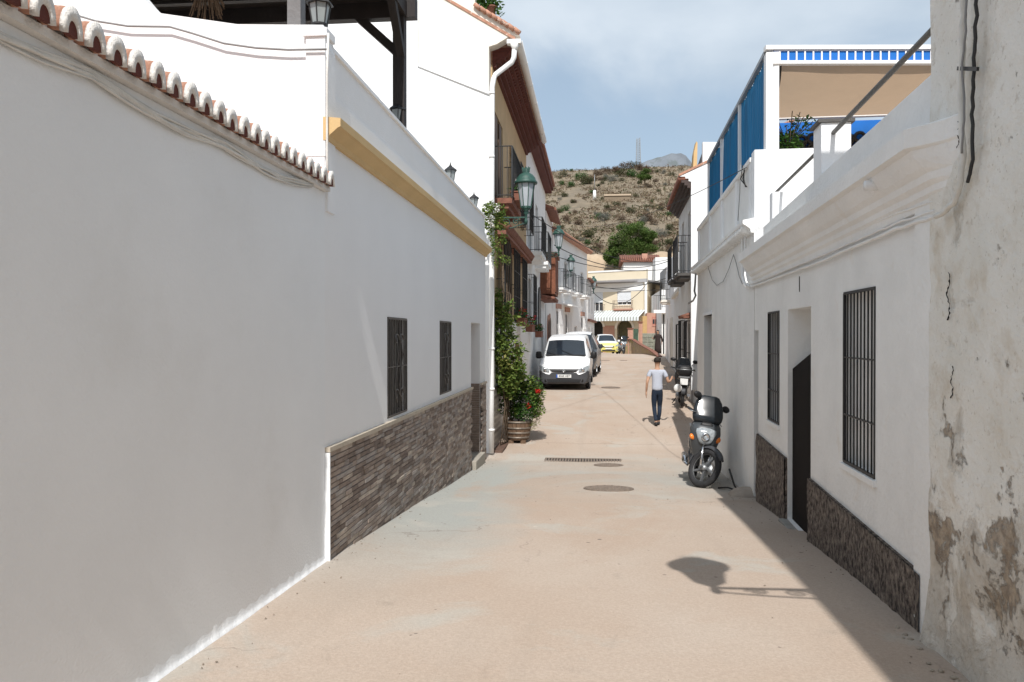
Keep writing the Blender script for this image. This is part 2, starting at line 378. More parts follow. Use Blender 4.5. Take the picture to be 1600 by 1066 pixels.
def put(mb, name, m, parent, **k):
    """world-space mesh under a thing whose empty is only translated"""
    return mb.build(name, m, parent, origin=k.pop('origin', Vector(parent.location)), **k)
def dupm(o, parent, loc=None, rot=None, scale=None):
    c = o.copy(); COL.objects.link(c); c.parent = parent
    if loc is not None: c.location = loc
    if rot is not None: c.rotation_euler = rot
    if scale is not None: c.scale = scale
    return c
def wall(mb, fr, s0, s1, z0, z1, holes=(), t=.25, o=0.0, z1b=None):
    """solid wall with rectangular openings (a, b, c, d) in s and z; z1b = height at the far end"""
    z1b = z1 if z1b is None else z1b
    S = sorted({s0, s1, *[h[0] for h in holes], *[h[1] for h in holes]}); S = [a for a in S if s0 <= a <= s1]
    Z = sorted({z0, *[h[2] for h in holes], *[h[3] for h in holes]}); Z = [a for a in Z if z0 <= a < min(z1, z1b)]
    top = lambda a: z1+(z1b-z1)*(a-s0)/(s1-s0)
    def zz(j, a): return top(a) if j == len(Z) else Z[j]
    nz = len(Z)
    solid = [[not any(h[0] <= (S[i]+S[i+1])/2 <= h[1] and h[2] <= ((Z[j]+(Z[j+1] if j+1 < nz else Z[j]+.01))/2) <= h[3] and not (j+1 == nz and h[3] <= Z[j]) for h in holes) for j in range(nz)] for i in range(len(S)-1)]
    P = fr.pt
    for i in range(len(S)-1):
        for j in range(nz):
            if not solid[i][j]: continue
            a, b = S[i], S[i+1]
            q = [(a, zz(j, a)), (b, zz(j, b)), (b, zz(j+1, b)), (a, zz(j+1, a))]
            mb.add([P(x, o, z) for x, z in q], [(0, 1, 2, 3)]); mb.add([P(x, o-t, z) for x, z in q], [(3, 2, 1, 0)])
            for (di, dj, e) in ((-1, 0, (3, 0)), (1, 0, (1, 2)), (0, -1, (0, 1)), (0, 1, (2, 3))):
                ii, jj = i+di, j+dj
                if 0 <= ii < len(solid) and 0 <= jj < nz and solid[ii][jj]: continue
                (x1, w1), (x2, w2) = q[e[0]], q[e[1]]
                mb.add([P(x1, o, w1), P(x2, o, w2), P(x2, o-t, w2), P(x1, o-t, w1)], [(0, 1, 2, 3)])
    return mb
def weld(o, d=.0005):
    bm = bmesh.new(); bm.from_mesh(o.data); bmesh.ops.remove_doubles(bm, verts=bm.verts, dist=d); bmesh.ops.recalc_face_normals(bm, faces=bm.faces); bm.to_mesh(o.data); bm.free(); return o
def cat(a, b, sag, n=24):
    a = Vector(a); b = Vector(b)
    return [a.lerp(b, i/n)-Vector((0, 0, sag*4*(i/n)*(1-i/n))) for i in range(n+1)]
def leaves(mb, centre, rad, n, size, squash=.6, hollow=.35, droop=0.):
    c = Vector(centre); rad = Vector(rad) if not isinstance(rad, (int, float)) else Vector((rad,)*3)
    for _ in range(n):
        while True:
            q = Vector((random.uniform(-1, 1), random.uniform(-1, 1), random.uniform(-1, 1)))
            if hollow < q.length < 1: break
        p = c+Vector((q.x*rad.x, q.y*rad.y, q.z*rad.z)); s = size*random.uniform(.55, 1.3)
        d = Vector((random.gauss(0, 1), random.gauss(0, 1), random.gauss(0, .6)-droop)).normalized(); w = d.cross(Vector((random.gauss(0, .4), random.gauss(0, .4), 1)))
        if w.length < .01: continue
        w = w.normalized()*s*squash*.5; e = p+d*s; nrm = w.cross(d).normalized()*s*.08
        mb.add([p, p+d*s*.45+w-nrm, e, p+d*s*.45-w-nrm], [(0, 1, 2, 3)])
    return mb
def leafmat(name, a, b, rough=.55):
    m = bpy.data.materials.new(name); m.use_nodes = True; nt = m.node_tree; N = nt.nodes; L = nt.links; p = N['Principled BSDF']
    p.inputs['Roughness'].default_value = rough; p.inputs['Specular IOR Level'].default_value = .3
    g = N.new('ShaderNodeNewGeometry'); r = N.new('ShaderNodeValToRGB'); r.color_ramp.elements[0].color = (*a, 1); r.color_ramp.elements[1].color = (*b, 1)
    r.color_ramp.elements.new(.5).color = (*[(x+y)*.42 for x, y in zip(a, b)], 1)
    L.new(g.outputs['Random Per Island'], r.inputs[0]); L.new(r.outputs[0], p.inputs['Base Color'])
    t = N.new('ShaderNodeBsdfTranslucent'); L.new(r.outputs[0], t.inputs[0]); mx = N.new('ShaderNodeMixShader'); mx.inputs[0].default_value = .28
    L.new(p.outputs[0], mx.inputs[1]); L.new(t.outputs[0], mx.inputs[2]); L.new(mx.outputs[0], N['Material Output'].inputs[0]); return m
LF_VINE = leafmat('vine_leaf', (.07, .14, .025), (.24, .30, .07))
LF_DARK = leafmat('dark_leaf', (.02, .07, .015), (.09, .18, .04))
LF_BR = leafmat('bright_shrub_leaf', (.03, .10, .02), (.10, .21, .04))
LF_YEL = leafmat('yellow_green_leaf', (.14, .17, .04), (.26, .24, .07))
LF_PINE = leafmat('pine_needles', (.04, .09, .02), (.17, .255, .06), .7)
LF_OLIVE = leafmat('olive_scrub', (.05, .06, .025), (.13, .13, .06), .8)
LF_BROWN = leafmat('rust_brown_scrub', (.12, .08, .055), (.21, .15, .10), .85)
LF_GREY = leafmat('grey_scrub', (.12, .13, .11), (.22, .22, .19), .85)
LF_STRAW = leafmat('dry_straw', (.20, .155, .10), (.33, .26, .17), .9)
def cloth_through(name, c):
    m = mat(name, c, .9, .10, 2.5, .35, 120); nt = m.node_tree; N = nt.nodes; L = nt.links; p = N['Principled BSDF']; t = N.new('ShaderNodeBsdfTranslucent')
    t.inputs[0].default_value = (*[x*1.25 for x in c], 1); mx = N.new('ShaderNodeMixShader'); mx.inputs[0].default_value = .42; L.new(p.outputs[0], mx.inputs[1]); L.new(t.outputs[0], mx.inputs[2]); L.new(mx.outputs[0], N['Material Output'].inputs[0]); return m
TANC = cloth_through('tan_shade_net', (.44, .32, .22))
FLOW = mat('red_petals', (.65, .02, .02), .6, .2, 9)
FLW = mat('white_petals', (.75, .74, .7), .6, .1, 9)

FL = Fr(-2.24, 0, 0, 1, 1)            # left facades: s = Y, out = +X
RD = (.0285, 1.0)
FRt = Fr(1.87, 0, RD[0], RD[1], -1)   # right facades: out = -X
# ------------------------------------------------------------------ ground, street
def sheet(name, xs0, xs1, ys, m, dz=0.0, nx=24, lump=0.0):
    mb = MB(); vs = []; fs = []
    for y in ys:
        a = xs0(y); b = xs1(y)
        for i in range(nx+1):
            x = a+(b-a)*i/nx; e = abs(2*i/nx-1)
            z = gz(y)+dz+(noise.noise(Vector((x*.8, y*.5, 3)))*lump)
            vs.append((x, y, z))
    for j in range(len(ys)-1):
        for i in range(nx): fs.append((j*(nx+1)+i, j*(nx+1)+i+1, (j+1)*(nx+1)+i+1, (j+1)*(nx+1)+i))
    mb.add(vs, fs, True); o = mb.build(name, m, fix=False); o['kind'] = 'structure'; return o
_gys = [-40, -12, -8, -4]+[i*1.0 for i in range(-3, 82)]+[90, 120, 400, 1400, 3500]
EARTH = mat('dry_earth', (.38, .29, .2), .95, .25, .2, .3, 8)
sheet('ground', lambda y: -3000, lambda y: 3000, _gys, EARTH, -.05, 2)
sheet('street', lambda y: -2.6, lambda y: 2.6+max(0, y)*.1, [-10+i*.5 for i in range(180)], CONC, 0, 26, .012)

# ------------------------------------------------------------------ left: low house with tiled eave
h1 = thing('house', 'low white house on the near left with whitewashed tile ends along its eave', 'house', (-2.24, 0, 0))
w_ = MB(); wall(w_, FL, -6, 6.50, -1.2, 2.80, t=.25); w_.box(-9, -2.49, 6.3, 6.50, -1, 2.8); put(w_, 'wall', W_A, h1)
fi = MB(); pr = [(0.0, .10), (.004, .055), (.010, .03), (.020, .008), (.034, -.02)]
sun_tooth = lambda y: 1-abs(((y/.1655) % 1)*2-1)  # teeth at tile spacing, shaped to imitate scalloped sunlight between the tile shadows
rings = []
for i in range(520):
    y = -4+i*(10.49/519); rings.append([FL.pt(y, .001+o*(1+.25*noise.noise(Vector((y*3, 0, 0)))), gz(y)+z*(.40+.42*sun_tooth(y+.05*noise.noise(Vector((y*4, 1, 0))))**1.4*max(0, .6+1.3*noise.noise(Vector((y*6, 5, 0)))) if z > 0 else 1)) for o, z in pr]+[FL.pt(y, -.02, gz(y)-.05), FL.pt(y, -.02, gz(y)+.2)])
fi.loft(rings); put(fi, 'base_fillet_sun_teeth', W_A, h1)
mo = MB(); mo.fb(FL, -6, 6.50, -.5, .05, 2.802, 2.842); mo.fb(FL, -6, 6.50, -.5, .03, 2.843, 2.872); put(mo, 'mortar_bed', MORT, h1)
rf = MB(); rf.fb(FL, -6, 6.5, -3.2, -.34, 2.70, 2.90); rf.v = [(x, y, z+max(0, (-2.55-x))*.24) for x, y, z in rf.v]; put(rf, 'roof', TERRA2, h1)
def arc_pts(r, h, n=10): return [(r*math.cos(math.pi*k/n), h*math.sin(math.pi*k/n)**.85) for k in range(n+1)]
def tile_meshes():
    def shell(x0, x1, ri, hi, ro, ho, sl, taper=1.0, jit=0):
        mb = MB(); vs = []; A = arc_pts(ro, ho); B = arc_pts(ri, hi); n = len(A)
        for x, k in ((x0, 1.0), (x1, taper)):
            for a in A: vs.append((x, a[0]*k, a[1]*k+(-x)*sl))
            for b in B: vs.append((x, b[0]*k, b[1]*k+(-x)*sl))
        fs = []
        for i in range(n-1):
            fs += [(i, i+1, 2*n+i+1, 2*n+i), (n+i, 3*n+i, 3*n+i+1, n+i+1), (i, n+i, n+i+1, i+1), (2*n+i, 2*n+i+1, 3*n+i+1, 3*n+i)]
        fs += [(0, 2*n, 3*n, n), (n-1, 2*n-1, 4*n-1, 3*n-1)]
        mb.add(vs, fs, True); return mb
    return shell
_sh = tile_meshes()
Y0 = 6.50-.082
for i in range(54):
    y = Y0-i*.1655
    if y < -1.5: break
    if i == 0:
        t = _sh(-.018, -.45, .046, .100, .0605, .119, .14, .95).build('roof_tile', TERRA2, h1)
        c = _sh(.002, -.022, .036, .062, .062, .122, .10, .98).build('mortar_cap', MORT, t)
        d = MB(); A = arc_pts(.0365, .064); d.extr([(-.006, a, b) for a, b in A], (-.02, 0, 0)); d = d.build('tile_end', REDBR, t)
        t0 = t
    else:
        t = copy_tree(t0, h1)
    t.location = (.098+random.uniform(-.007, .007), y, 2.838); t.rotation_euler = (random.uniform(-.03, .03), 0, random.uniform(-.05, .05))
# bundle of painted cables under the eave
def cable(name, pts, r, m, label, cat='cable', group=None, n=6):
    mb = MB(); mb.tube(pts, r, n); return tag(mb.build(name, m), label, cat, group)
bund = [(-140, 0), (0, 56), (66, 88), (141, 116), (184, 143), (240, 179), (295, 206), (348, 226), (394, 254), (440, 279), (496, 291)]
cb = MB()
for k in range(6):
    pts = []
    for j, (u, v) in enumerate(bund):
        s, z = FL.hit(u, v, .02); pts.append((s, z))
    P = []
    for j in range(len(pts)-1):
        for q in range(6):
            f = q/6; s = pts[j][0]*(1-f)+pts[j+1][0]*f; z = pts[j][1]*(1-f)+pts[j+1][1]*f
            P.append(FL.pt(s, .014+.012*noise.noise(Vector((s*2.2, k*5, 1)))+.006, z+.026*noise.noise(Vector((s*1.8, k*3.1, 7)))+(k-2.5)*.007))
    cb.tube(P, .0055+.002*(k % 3), 6)
tag(cb.build('cable_bundle', CABW), 'loose bundle of whitewashed cables sagging along the wall under the tiled eave', 'cables')

# ------------------------------------------------------------------ left: house with ochre cornice
S0, S1 = 6.50, 16.45
h2 = thing('house', 'white house with ochre cornice, grey-brown stone dado and two grilled windows', 'house', (-2.24, 6.5, 0))
def span(u0, u1, v, fr=FL, o=0): a = fr.hit(u0, v, o)[0]; b = fr.hit(u1, v, o)[0]; return min(a, b), max(a, b)
wa = span(605, 636, 570); wb = span(687, 705, 560); dr = span(736, 750, 600)
za = (FL.hit(605, 655)[1], FL.hit(605, 495)[1]); zb = (FL.hit(687, 618)[1], FL.hit(687, 501)[1]); zd = FL.hit(736, 504)[1]
w_ = MB(); wall(w_, FL, S0, S1, -1.3, 3.24, [(*wa, *za), (*wb, *zb), (*dr, -.84, zd)], t=.28); weld(put(w_, 'wall', W_B, h2))
pa = MB(); pa.fb(FL, S0+.18, S1, -.2, -.012, 3.24, 4.04); pa.fb(FL, S0+.18, S1, -.23, .015, 4.04, 4.075); pa.fb(FL, S0+.18, S1, -.21, .006, 3.42, 3.66); put(pa, 'parapet', W_B, h2)
co = MB(); prof = [(-.01, 3.235), (.035, 3.235), (.045, 3.275), (.075, 3.30), (.115, 3.335), (.14, 3.345), (.14, 3.415), (-.01, 3.43)]
co.extr([FL.pt(S0-.01, o, z) for o, z in prof], (0, S1-S0+.02, 0)); put(co, 'cornice', YEL, h2)
pi = MB(); pi.box(-2.40, -2.232, S0-.005, S0+.18, 3.1, 4.10); pi.box(-2.42, -2.212, S0-.025, S0+.20, 4.10, 4.17); put(pi, 'corner_pillar', W_B, h2, bevel=.006)
sw = MB(); q = [atY(u, v, 6.52) for u, v in ((512, 330), (512, 77), (505, 39), (371, 38), (245, 20), (226, 0), (150, -90), (-500, -110), (-500, 330))]
sw.extr(q, (0, .2, 0)); put(sw, 'side_wall', W_B, h2)
ca = MB(); ca.fb(FL, S0, wa[0]-.0, -.0, .045, .625, .665); ca.fb(FL, wa[0], dr[0], -.0, .045, .625, .665); put(ca, 'dado_ledge', mat('beige_ledge_stone', (.48, .42, .34), .8, .15, 12, .2, 60), h2)
lx = MB(); lx.fb(FL, dr[1]+.02, S1-.05, 0, .045, .625, .665); put(lx, 'dado_ledge', MATS['beige_ledge_stone'], h2)
ed = MB(); ed.extr([Vector((-2.245, S0-.012, z)) if k < 2 else Vector((-2.195, S0-.012, z)) for k, z in ((0, .62), (1, gz(6.5)-.1), (2, gz(6.5)-.1), (3, .62))], (0, .02, 0)); put(ed, 'edge_mortar', W_A, h2)
# stone slips
slipm = [mat('slip_stone_%s' % n, c, .8, .28, 9, .5, 40, stretch=(1, 1, 3)) for n, c in (('taupe', (.35, .285, .24)), ('brown', (.26, .205, .17)), ('grey', (.37, .33, .30)), ('sand', (.47, .40, .335)), ('umber', (.20, .155, .13)), ('ash', (.31, .27, .245)))]
slipmesh = {}
def slip_mesh(l, h, mi):
    k = (l, h, mi)
    if k not in slipmesh:
        mb = MB(); b = .004; d = .0
        mb.add([(0, 0, 0), (0, l, 0), (0, l, h), (0, 0, h), (.02, b, b), (.02, l-b, b), (.02, l-b, h-b), (.02, b, h-b)], [(4, 5, 6, 7), (0, 1, 5, 4), (1, 2, 6, 5), (2, 3, 7, 6), (3, 0, 4, 7)])
        me = bpy.data.meshes.new('stone_slip'); me.from_pydata(mb.v, [], mb.f); me.materials.append(slipm[mi]); slipmesh[k] = me
    return slipmesh[k]
bk = MB(); bk.fb(FL, S0+.01, dr[0], .0, .006, -1.2, .624); bk.fb(FL, dr[1], S1-.05, .0, .006, -1.2, .624); put(bk, 'dado_backing', mat('dark_grout', (.07, .055, .045), .95, .2, 9), h2)
far = [MB() for _ in slipm]; nslip = 0; rs = random.Random(3); H = .046
slips = []
for row in range(35):
    z = .623-(row+1)*H; y = S0+.012-rs.random()*.1
    while y < S1-.06:
        l = rs.choice((.12, .16, .22, .28, .34)); a = max(y, S0+.012); b = min(y+l, S1-.055); y += l
        if b-a < .03 or (a < dr[1] and b > dr[0]) or z+H < gz((a+b)/2): continue
        slips.append((a, z, round(b-a, 2), rs.choice((0, 0, 0, 1, 1, 2, 2, 3, 4, 4, 5, 5)), rs.uniform(0, .010)))
slips.sort(key=lambda t: t[0]/(t[2]**.5))
for i, (a, z, l, mi, pr_) in enumerate(slips):
    if i < 290:
        o = bpy.data.objects.new('stone_slip', slip_mesh(l, H-.0015, mi)); COL.objects.link(o); o.parent = h2; o.location = Vector((-2.24+.004+pr_, a, z))-Vector(h2.location)
    else:
        far[mi].fb(FL, a, a+l-.003, .0, .022+pr_, z, z+H-.002)
for mb, m in zip(far, slipm):
    if mb.v: put(mb, 'stone_slips', m, h2, kind='stuff', fix=False)
def scroll(c, r, turns, n, flip=1, a0=0):
    return [(c[0]+flip*r*(1-.75*i/n)*math.cos(a0+turns*2*math.pi*i/n), c[1]+r*(1-.75*i/n)*math.sin(a0+turns*2*math.pi*i/n)) for i in range(n+1)]
def grille(parent, fr, s0, s1, z0, z1, o, m, nb=7, cross=(), r=.008, depth=0, deco=False, name='grille', flat=False):
    """iron grille: frame part with bars as sub-parts"""
    fm = MB(); w = .022
    for a, b in (((s0, z0), (s1, z0)), ((s1, z0), (s1, z1)), ((s1, z1), (s0, z1)), ((s0, z1), (s0, z0))): fm.bar(fr.pt(a[0], o, a[1]), fr.pt(b[0], o, b[1]), w, w)
    for c in cross: fm.bar(fr.pt(s0, o, z0+(z1-z0)*c), fr.pt(s1, o, z0+(z1-z0)*c), .02, .012)
    if depth:
        for s in (s0, s1):
            for z in (z0, z1, (z0+z1)/2): fm.bar(fr.pt(s, o, z), fr.pt(s, o-depth, z), .016)
            if depth > .12:
                for k in range(1, 3): fm.bar(fr.pt(s, o-depth*k/3, z0), fr.pt(s, o-depth*k/3, z1), .014)
    f = put(fm, name, m, parent)
    for k in range(1, nb):
        s = s0+(s1-s0)*k/nb; b = MB(); b.bar(fr.pt(s, o, z0), fr.pt(s, o, z1), r*1.8, r*1.8)
        b.build('bar', m, f, origin=Vector(parent.location))
    if deco:
        b = MB(); L_ = s1-s0; H_ = z1-z0; q = lambda a, c: fr.pt(s0+a*L_, o+.012, z0+c*H_)
        for cx in (.42, .66):
            b.tube([q(cx, .12), q(cx-.10, .30), q(cx, .48), q(cx+.08, .62), q(cx-.03, .82)], .009, 6)
            for cz in (.78, .20): b.tube([q(cx+x, cz+z) for x, z in [(.14*math.cos(t*.7)*(1-t/11), .075*math.sin(t*.7)*(1-t/11)) for t in range(10)]], .008, 6)
        b.build('scroll', m, f, origin=Vector(parent.location))
    return f
def window_fill(parent, fr, s0, s1, z0, z1, rec=.14, m=WINGL, frame=None, curtain=False):
    p = MB(); p.fb(fr, s0, s1, -rec-.03, -rec, z0, z1); g = put(p, 'window', m, parent)
    if frame:
        f = MB(); w = .05
        for a, b, c, d in ((s0, s0+w, z0, z1), (s1-w, s1, z0, z1), (s0+w, s1-w, z0, z0+w), (s0+w, s1-w, z1-w, z1), ((s0+s1)/2-w/2, (s0+s1)/2+w/2, z0+w, z1-w)): f.fb(fr, a, b, -rec, -rec+.03, c, d)
        f.build('window_frame', frame, g, origin=Vector(parent.location))
    return g
GREYSH = mat('grey_shutter', (.13, .125, .115), .6, .1, 3)
for sp, zz in ((wa, za), (wb, zb)):
    window_fill(h2, FL, *sp, *zz, .10, GREYSH, GIRON)
    grille(h2, FL, sp[0]+.015, sp[1]-.015, zz[0]+.015, zz[1]-.015, -.005, GIRON, 8, (.5,), .008, 0, True)
dd = MB(); dd.fb(FL, *dr, -.30, -.26, -.84, zd); put(dd, 'door', WOOD, h2)
st = MB(); st.fb(FL, dr[0]-.02, dr[1]+.05, -.26, .10, -1.2, -.70); put(st, 'door_step', mat('grey_step_stone', (.36, .33, .28), .85, .12, 6, .2, 40), h2, bevel=.01)
jb = MB()
for k in range(30): jb.fb(FL, dr[1]-.0-rs.uniform(.012, .024), dr[1]+.001, -.25, -.004, -.69+k*.045, -.69+k*.045+.042)
put(jb, 'jamb_stone', slipm[1], h2)
# doorbell / number mark
cable('cable', [atY(u, v, 6.47) for u, v in ((120, 24), (150, 33), (200, 41), (265, 42), (300, 52), (350, 68), (400, 75), (450, 78), (512, 77))], .009, CABG, 'grey cable stapled across the sunlit side wall above the roof tiles')
cable('conduit', [atY(u, v, 6.46) for u, v in ((513, 52), (511, 120), (511, 240), (512, 300))], .010, CABW, 'thin vertical white conduit at the corner of the ochre corniced house', 'conduit')

# lanterns on the parapet
def lantern(name='lantern', s=1.0):
    t = thing(name, 'x', 'lantern')
    m = MB(); n = 6
    m.lathe([(.055*s, 0), (.055*s, .012*s), (.02*s, .02*s), (.02*s, .05*s), (.07*s, .06*s), (.07*s, .072*s)], n=12, smooth=False)
    m.build('lantern_base', IRON, t)
    g = MB(); g.lathe([(.060*s, .075*s), (.088*s, .235*s)], n=n, smooth=False); g.build('glass', CGLASS, t)
    f = MB()
    for k in range(n):
        a = 2*math.pi*(k+.5)/n; f.bar((.062*s*math.cos(a), .062*s*math.sin(a), .07*s), (.091*s*math.cos(a), .091*s*math.sin(a), .24*s), .010*s)
    f.build('frame', IRON, t)
    r = MB(); r.lathe([(.118*s, .236*s), (.112*s, .25*s), (.06*s, .29*s), (.035*s, .305*s), (.03*s, .32*s), (.012*s, .33*s), (.012*s, .345*s), (.004*s, .38*s)], n=n, smooth=False); r.build('lantern_cap', IRON, t)
    return t
L0 = lantern(); L0.location = (-2.315, 6.6, 4.17); L0['label'] = 'black hexagonal lantern on the white pillar nearest the camera'; L0['group'] = 'black lanterns on the parapet'
for (s, sc, lb) in ((9.45, 1.0, 'black lantern on the parapet in front of the dark timber post'), (13.0, 1.0, 'black lantern on the parapet in front of the tall white side wall'), (15.6, .95, 'farthest black lantern on the parapet, beside the vine')):
    o = copy_tree(L0, loc=(-2.35, s, 4.075), rz=.3, label=lb); o.scale = (sc,)*3
# timber pergola on the roof terrace
pg = thing('pergola', 'dark stained timber pergola over the roof terrace at top left', 'pergola', (-2.6, 6.7, 3.2))
s_ = MB(); s_.box(-7.2, -2.25, 6.75, 9.45, 5.62, 5.70); put(s_, 'roof_boards', TIMB, pg)
for y in (7.0, 7.5, 8.0, 8.5, 9.0):
    b = MB(); b.box(-7.1, -2.3, y-.04, y+.04, 5.50, 5.615); put(b, 'joist', TIMB, pg)
b = MB(); b.box(-7.1, -2.14, 9.47, 9.60, 5.44, 5.68); put(b, 'beam', TIMB, pg)
b = MB(); b.box(-2.36, -2.24, 6.3, 9.465, 5.44, 5.62); put(b, 'beam', TIMB, pg)
b = MB(); b.box(-2.40, -2.26, 9.40, 9.54, 3.2, 5.44); put(b, 'post', TIMB, pg, bevel=.008)
x459 = atY(459, 40, 6.62)
b = MB(); b.box(x459.x-.06, x459.x+.06, 6.62, 6.74, x459.z-.02, 5.44); put(b, 'post', TIMG, pg, bevel=.006, label='grey painted post')
b = MB(); b.bar((-2.36, 9.53, 5.02), (-2.85, 9.53, 5.47), .10, .10); put(b, 'brace', TIMB, pg)
b = MB(); b.bar((-2.30, 9.45, 4.95), (-2.30, 8.95, 5.47), .09, .09); put(b, 'brace', TIMB, pg)
b = MB(); b.box(-7.2, -7.1, 6.75, 9.5, 3.2, 5.6); put(b, 'back_panel', TIMB, pg)
dp = MB(); c0 = atY(322, 16, 7.6)
for k in range(60):
    a = random.uniform(-1, 1); dp.bar(c0+Vector((a*.02, 0, .35)), c0+Vector((a*.16, random.uniform(-.1, .1), random.uniform(-.12, .1))), .008)
tag(dp.build('dried_plant', mat('dried_stems', (.16, .10, .06), .9, .3, 9)), 'dried brown plant hanging under the dark pergola', 'dried plant')

# ------------------------------------------------------------------ left: tall house with tile eaves and downpipe
YH = 17.3
h3 = thing('house', 'tall ochre fronted house with red-brown eaves and a big blank white side wall', 'house', (-2.24, YH, 0))
sw = MB(); q = [atY(u, v, YH) for u, v in ((764, 735), (764, 73), (776, 69), (786, 63), (795, 57), (812, 55), (742, 11), (742, -60), (-300, -120), (-300, 735))]
sw.extr(q, (0, .3, 0)); put(sw, 'side_wall', W_C, h3)
lf = MB(); q = [atY(u, v, YH-.05) for u, v in ((765, 735), (765, 148), (653, 103), (653, -70), (-300, -120), (-300, 735))]
lf.extr(q, (0, .049, 0)); put(lf, 'side_wall_facing', W_B, h3)
lg = MB(); lg.tube([atY(653, 103, YH-.06), atY(765, 148, YH-.06)], .022, 6); put(lg, 'ledge', W_B, h3)
gl = [(17.9, 19.6, 4.75, 6.7), (21.2, 22.4, 4.75, 6.7), (24.2, 25.4, 4.9, 6.7), (18.4, 19.5, 2.1, 3.75), (20.6, 22.0, 2.1, 3.75), (23.0, 24.4, 2.1, 3.75), (19.7, 20.7, -.9, 1.25), (22.6, 24.0, -.1, 1.4)]
w_ = MB(); wall(w_, FL, YH+.3, 26.5, -1.3, 7.6, gl, t=.25); weld(put(w_, 'wall', OCH, h3))
wl = MB(); wall(wl, FL, YH+.3, 26.5, -1.3, 2.02, [g for g in gl if g[3] < 2], t=.01, o=.012); weld(put(wl, 'lower_render', W_D, h3))
so_ = MB()
for k in range(5): so_.fb(FL, YH+.31, 26.3, .0, .10*(k+1)-.02, 7.55+.085*k, 7.55+.085*(k+1)-.004)
put(so_, 'eaves', SOFF, h3)
# corrugated tile underside: half round ridges across the eaves
ti = MB()
for k in range(42):
    y = YH+.36+k*.212; ti.tube([FL.pt(y, .02, 7.64), FL.pt(y, .47, 7.965)], .058, 6)
put(ti, 'eaves_tiles', SOFF, h3, kind=None)
rp = MB(); rp.extr([FL.pt(YH-.02, .54, 8.00), FL.pt(YH-.02, .54, 8.07), FL.pt(YH-.02, -5, 8.08+5.66*.6), FL.pt(YH-.02, -5, 8.02+5.66*.6)], (0, 9.2, 0)); put(rp, 'roof', TERRA2, h3)
vt = MB(); a = atY(812, 52, YH-.05); b = atY(742, 9, YH-.05)
for k in range(8):
    p = a.lerp(b, k/8); q2 = a.lerp(b, (k+1.06)/8); vt.tube([p+Vector((0, 0, .0)), q2+Vector((0, 0, .03))], [.055, .045], 8)
put(vt, 'verge_tiles', TERRA2, h3)
s0, z0 = FL.hit(806, 68, .66); s1, z1 = FL.hit(851, 222, .66)
z0 = 7.99; gu = MB(); gp = [(math.cos(a)*.085, math.sin(a)*.085) for a in [math.pi+math.pi*k/8 for k in range(9)]]
gu.loft([[FL.pt(s, .615+x, z0-.02+z) for x, z in gp]+[FL.pt(s, .615+x*.9, z0-.02+z*.9+.004) for x, z in gp[::-1]] for s in (17.22, 19, 21, 23, 26.2)]); put(gu, 'gutter', PVC, h3)
gj = MB()
for s in (18.6, 20.2, 21.8, 23.4, 25.0): gj.loft([[FL.pt(s+ds, .615+x*1.08, z0-.02+z*1.08) for x, z in gp]+[FL.pt(s+ds, .615+x, z0-.02+z) for x, z in gp[::-1]] for ds in (-.03, .03)])
put(gj, 'gutter_joint', PVC, h3)
hp = MB(); c = atY(804, 68, 17.16); hp.box(c.x-.16, c.x+.14, 17.08, 17.24, c.z-.02, c.z+.07); hp.lathe([(.055, -.16), (.06, -.10), (.12, -.01)], c, 12); put(hp, 'rain_hopper', PVC, h3)
dpw = [atY(u, v, y) for u, v, y in ((804, 76, 17.16), (803, 90, 17.16), (800, 97, 17.15), (774, 117, 17.12), (771, 124, 17.05), (769, 136, 17.0), (768.5, 300, 17.0), (768, 600, 17.0), (767.5, 708, 17.0))]
dpp = MB(); dpp.tube(dpw, .056, 12); put(dpp, 'downpipe', PVC, h3)
for v in (146, 245, 545, 608, 672):
    c = atY(768.3, v, 17.0); b = MB(); b.lathe([(.066, -.025), (.066, .025)], c, 12); b.box(c.x-.02, c.x+.02, c.y, 17.26, c.z-.01, c.z+.01); put(b, 'pipe_bracket', PVC, h3)
# windows of the tall house, grilles, hood of tiles
for i, g in enumerate(gl[:6]):
    window_fill(h3, FL, *g, .16, WINGL, None)
for g in gl[3:6]: grille(h3, FL, g[0]-.1, g[1]+.1, g[2]-.12, g[3]+.1, .20, IRON, 8, (.35, .7), .009, .2)
for g in gl[1:3]: grille(h3, FL, g[0]-.1, g[1]+.1, g[2]-.1, g[3]-.5, .32, IRON, 7, (.3, .65), .009, .3, name='balcony_rail')
window_fill(h3, FL, *gl[6], .2, mat('green_brown_door', (.05, .045, .03), .6, .2, 4)); window_fill(h3, FL, *gl[7], .2)
hd = MB()
for k in range(34):
    y = 17.75+k*.215; hd.tube([FL.pt(y, -.0, 4.22), FL.pt(y, .36, 4.0)], [.075, .095], 8)
hd.fb(FL, 17.65, 25.0, 0, .30, 3.86, 3.95); put(hd, 'tile_hood', TERRA, h3)
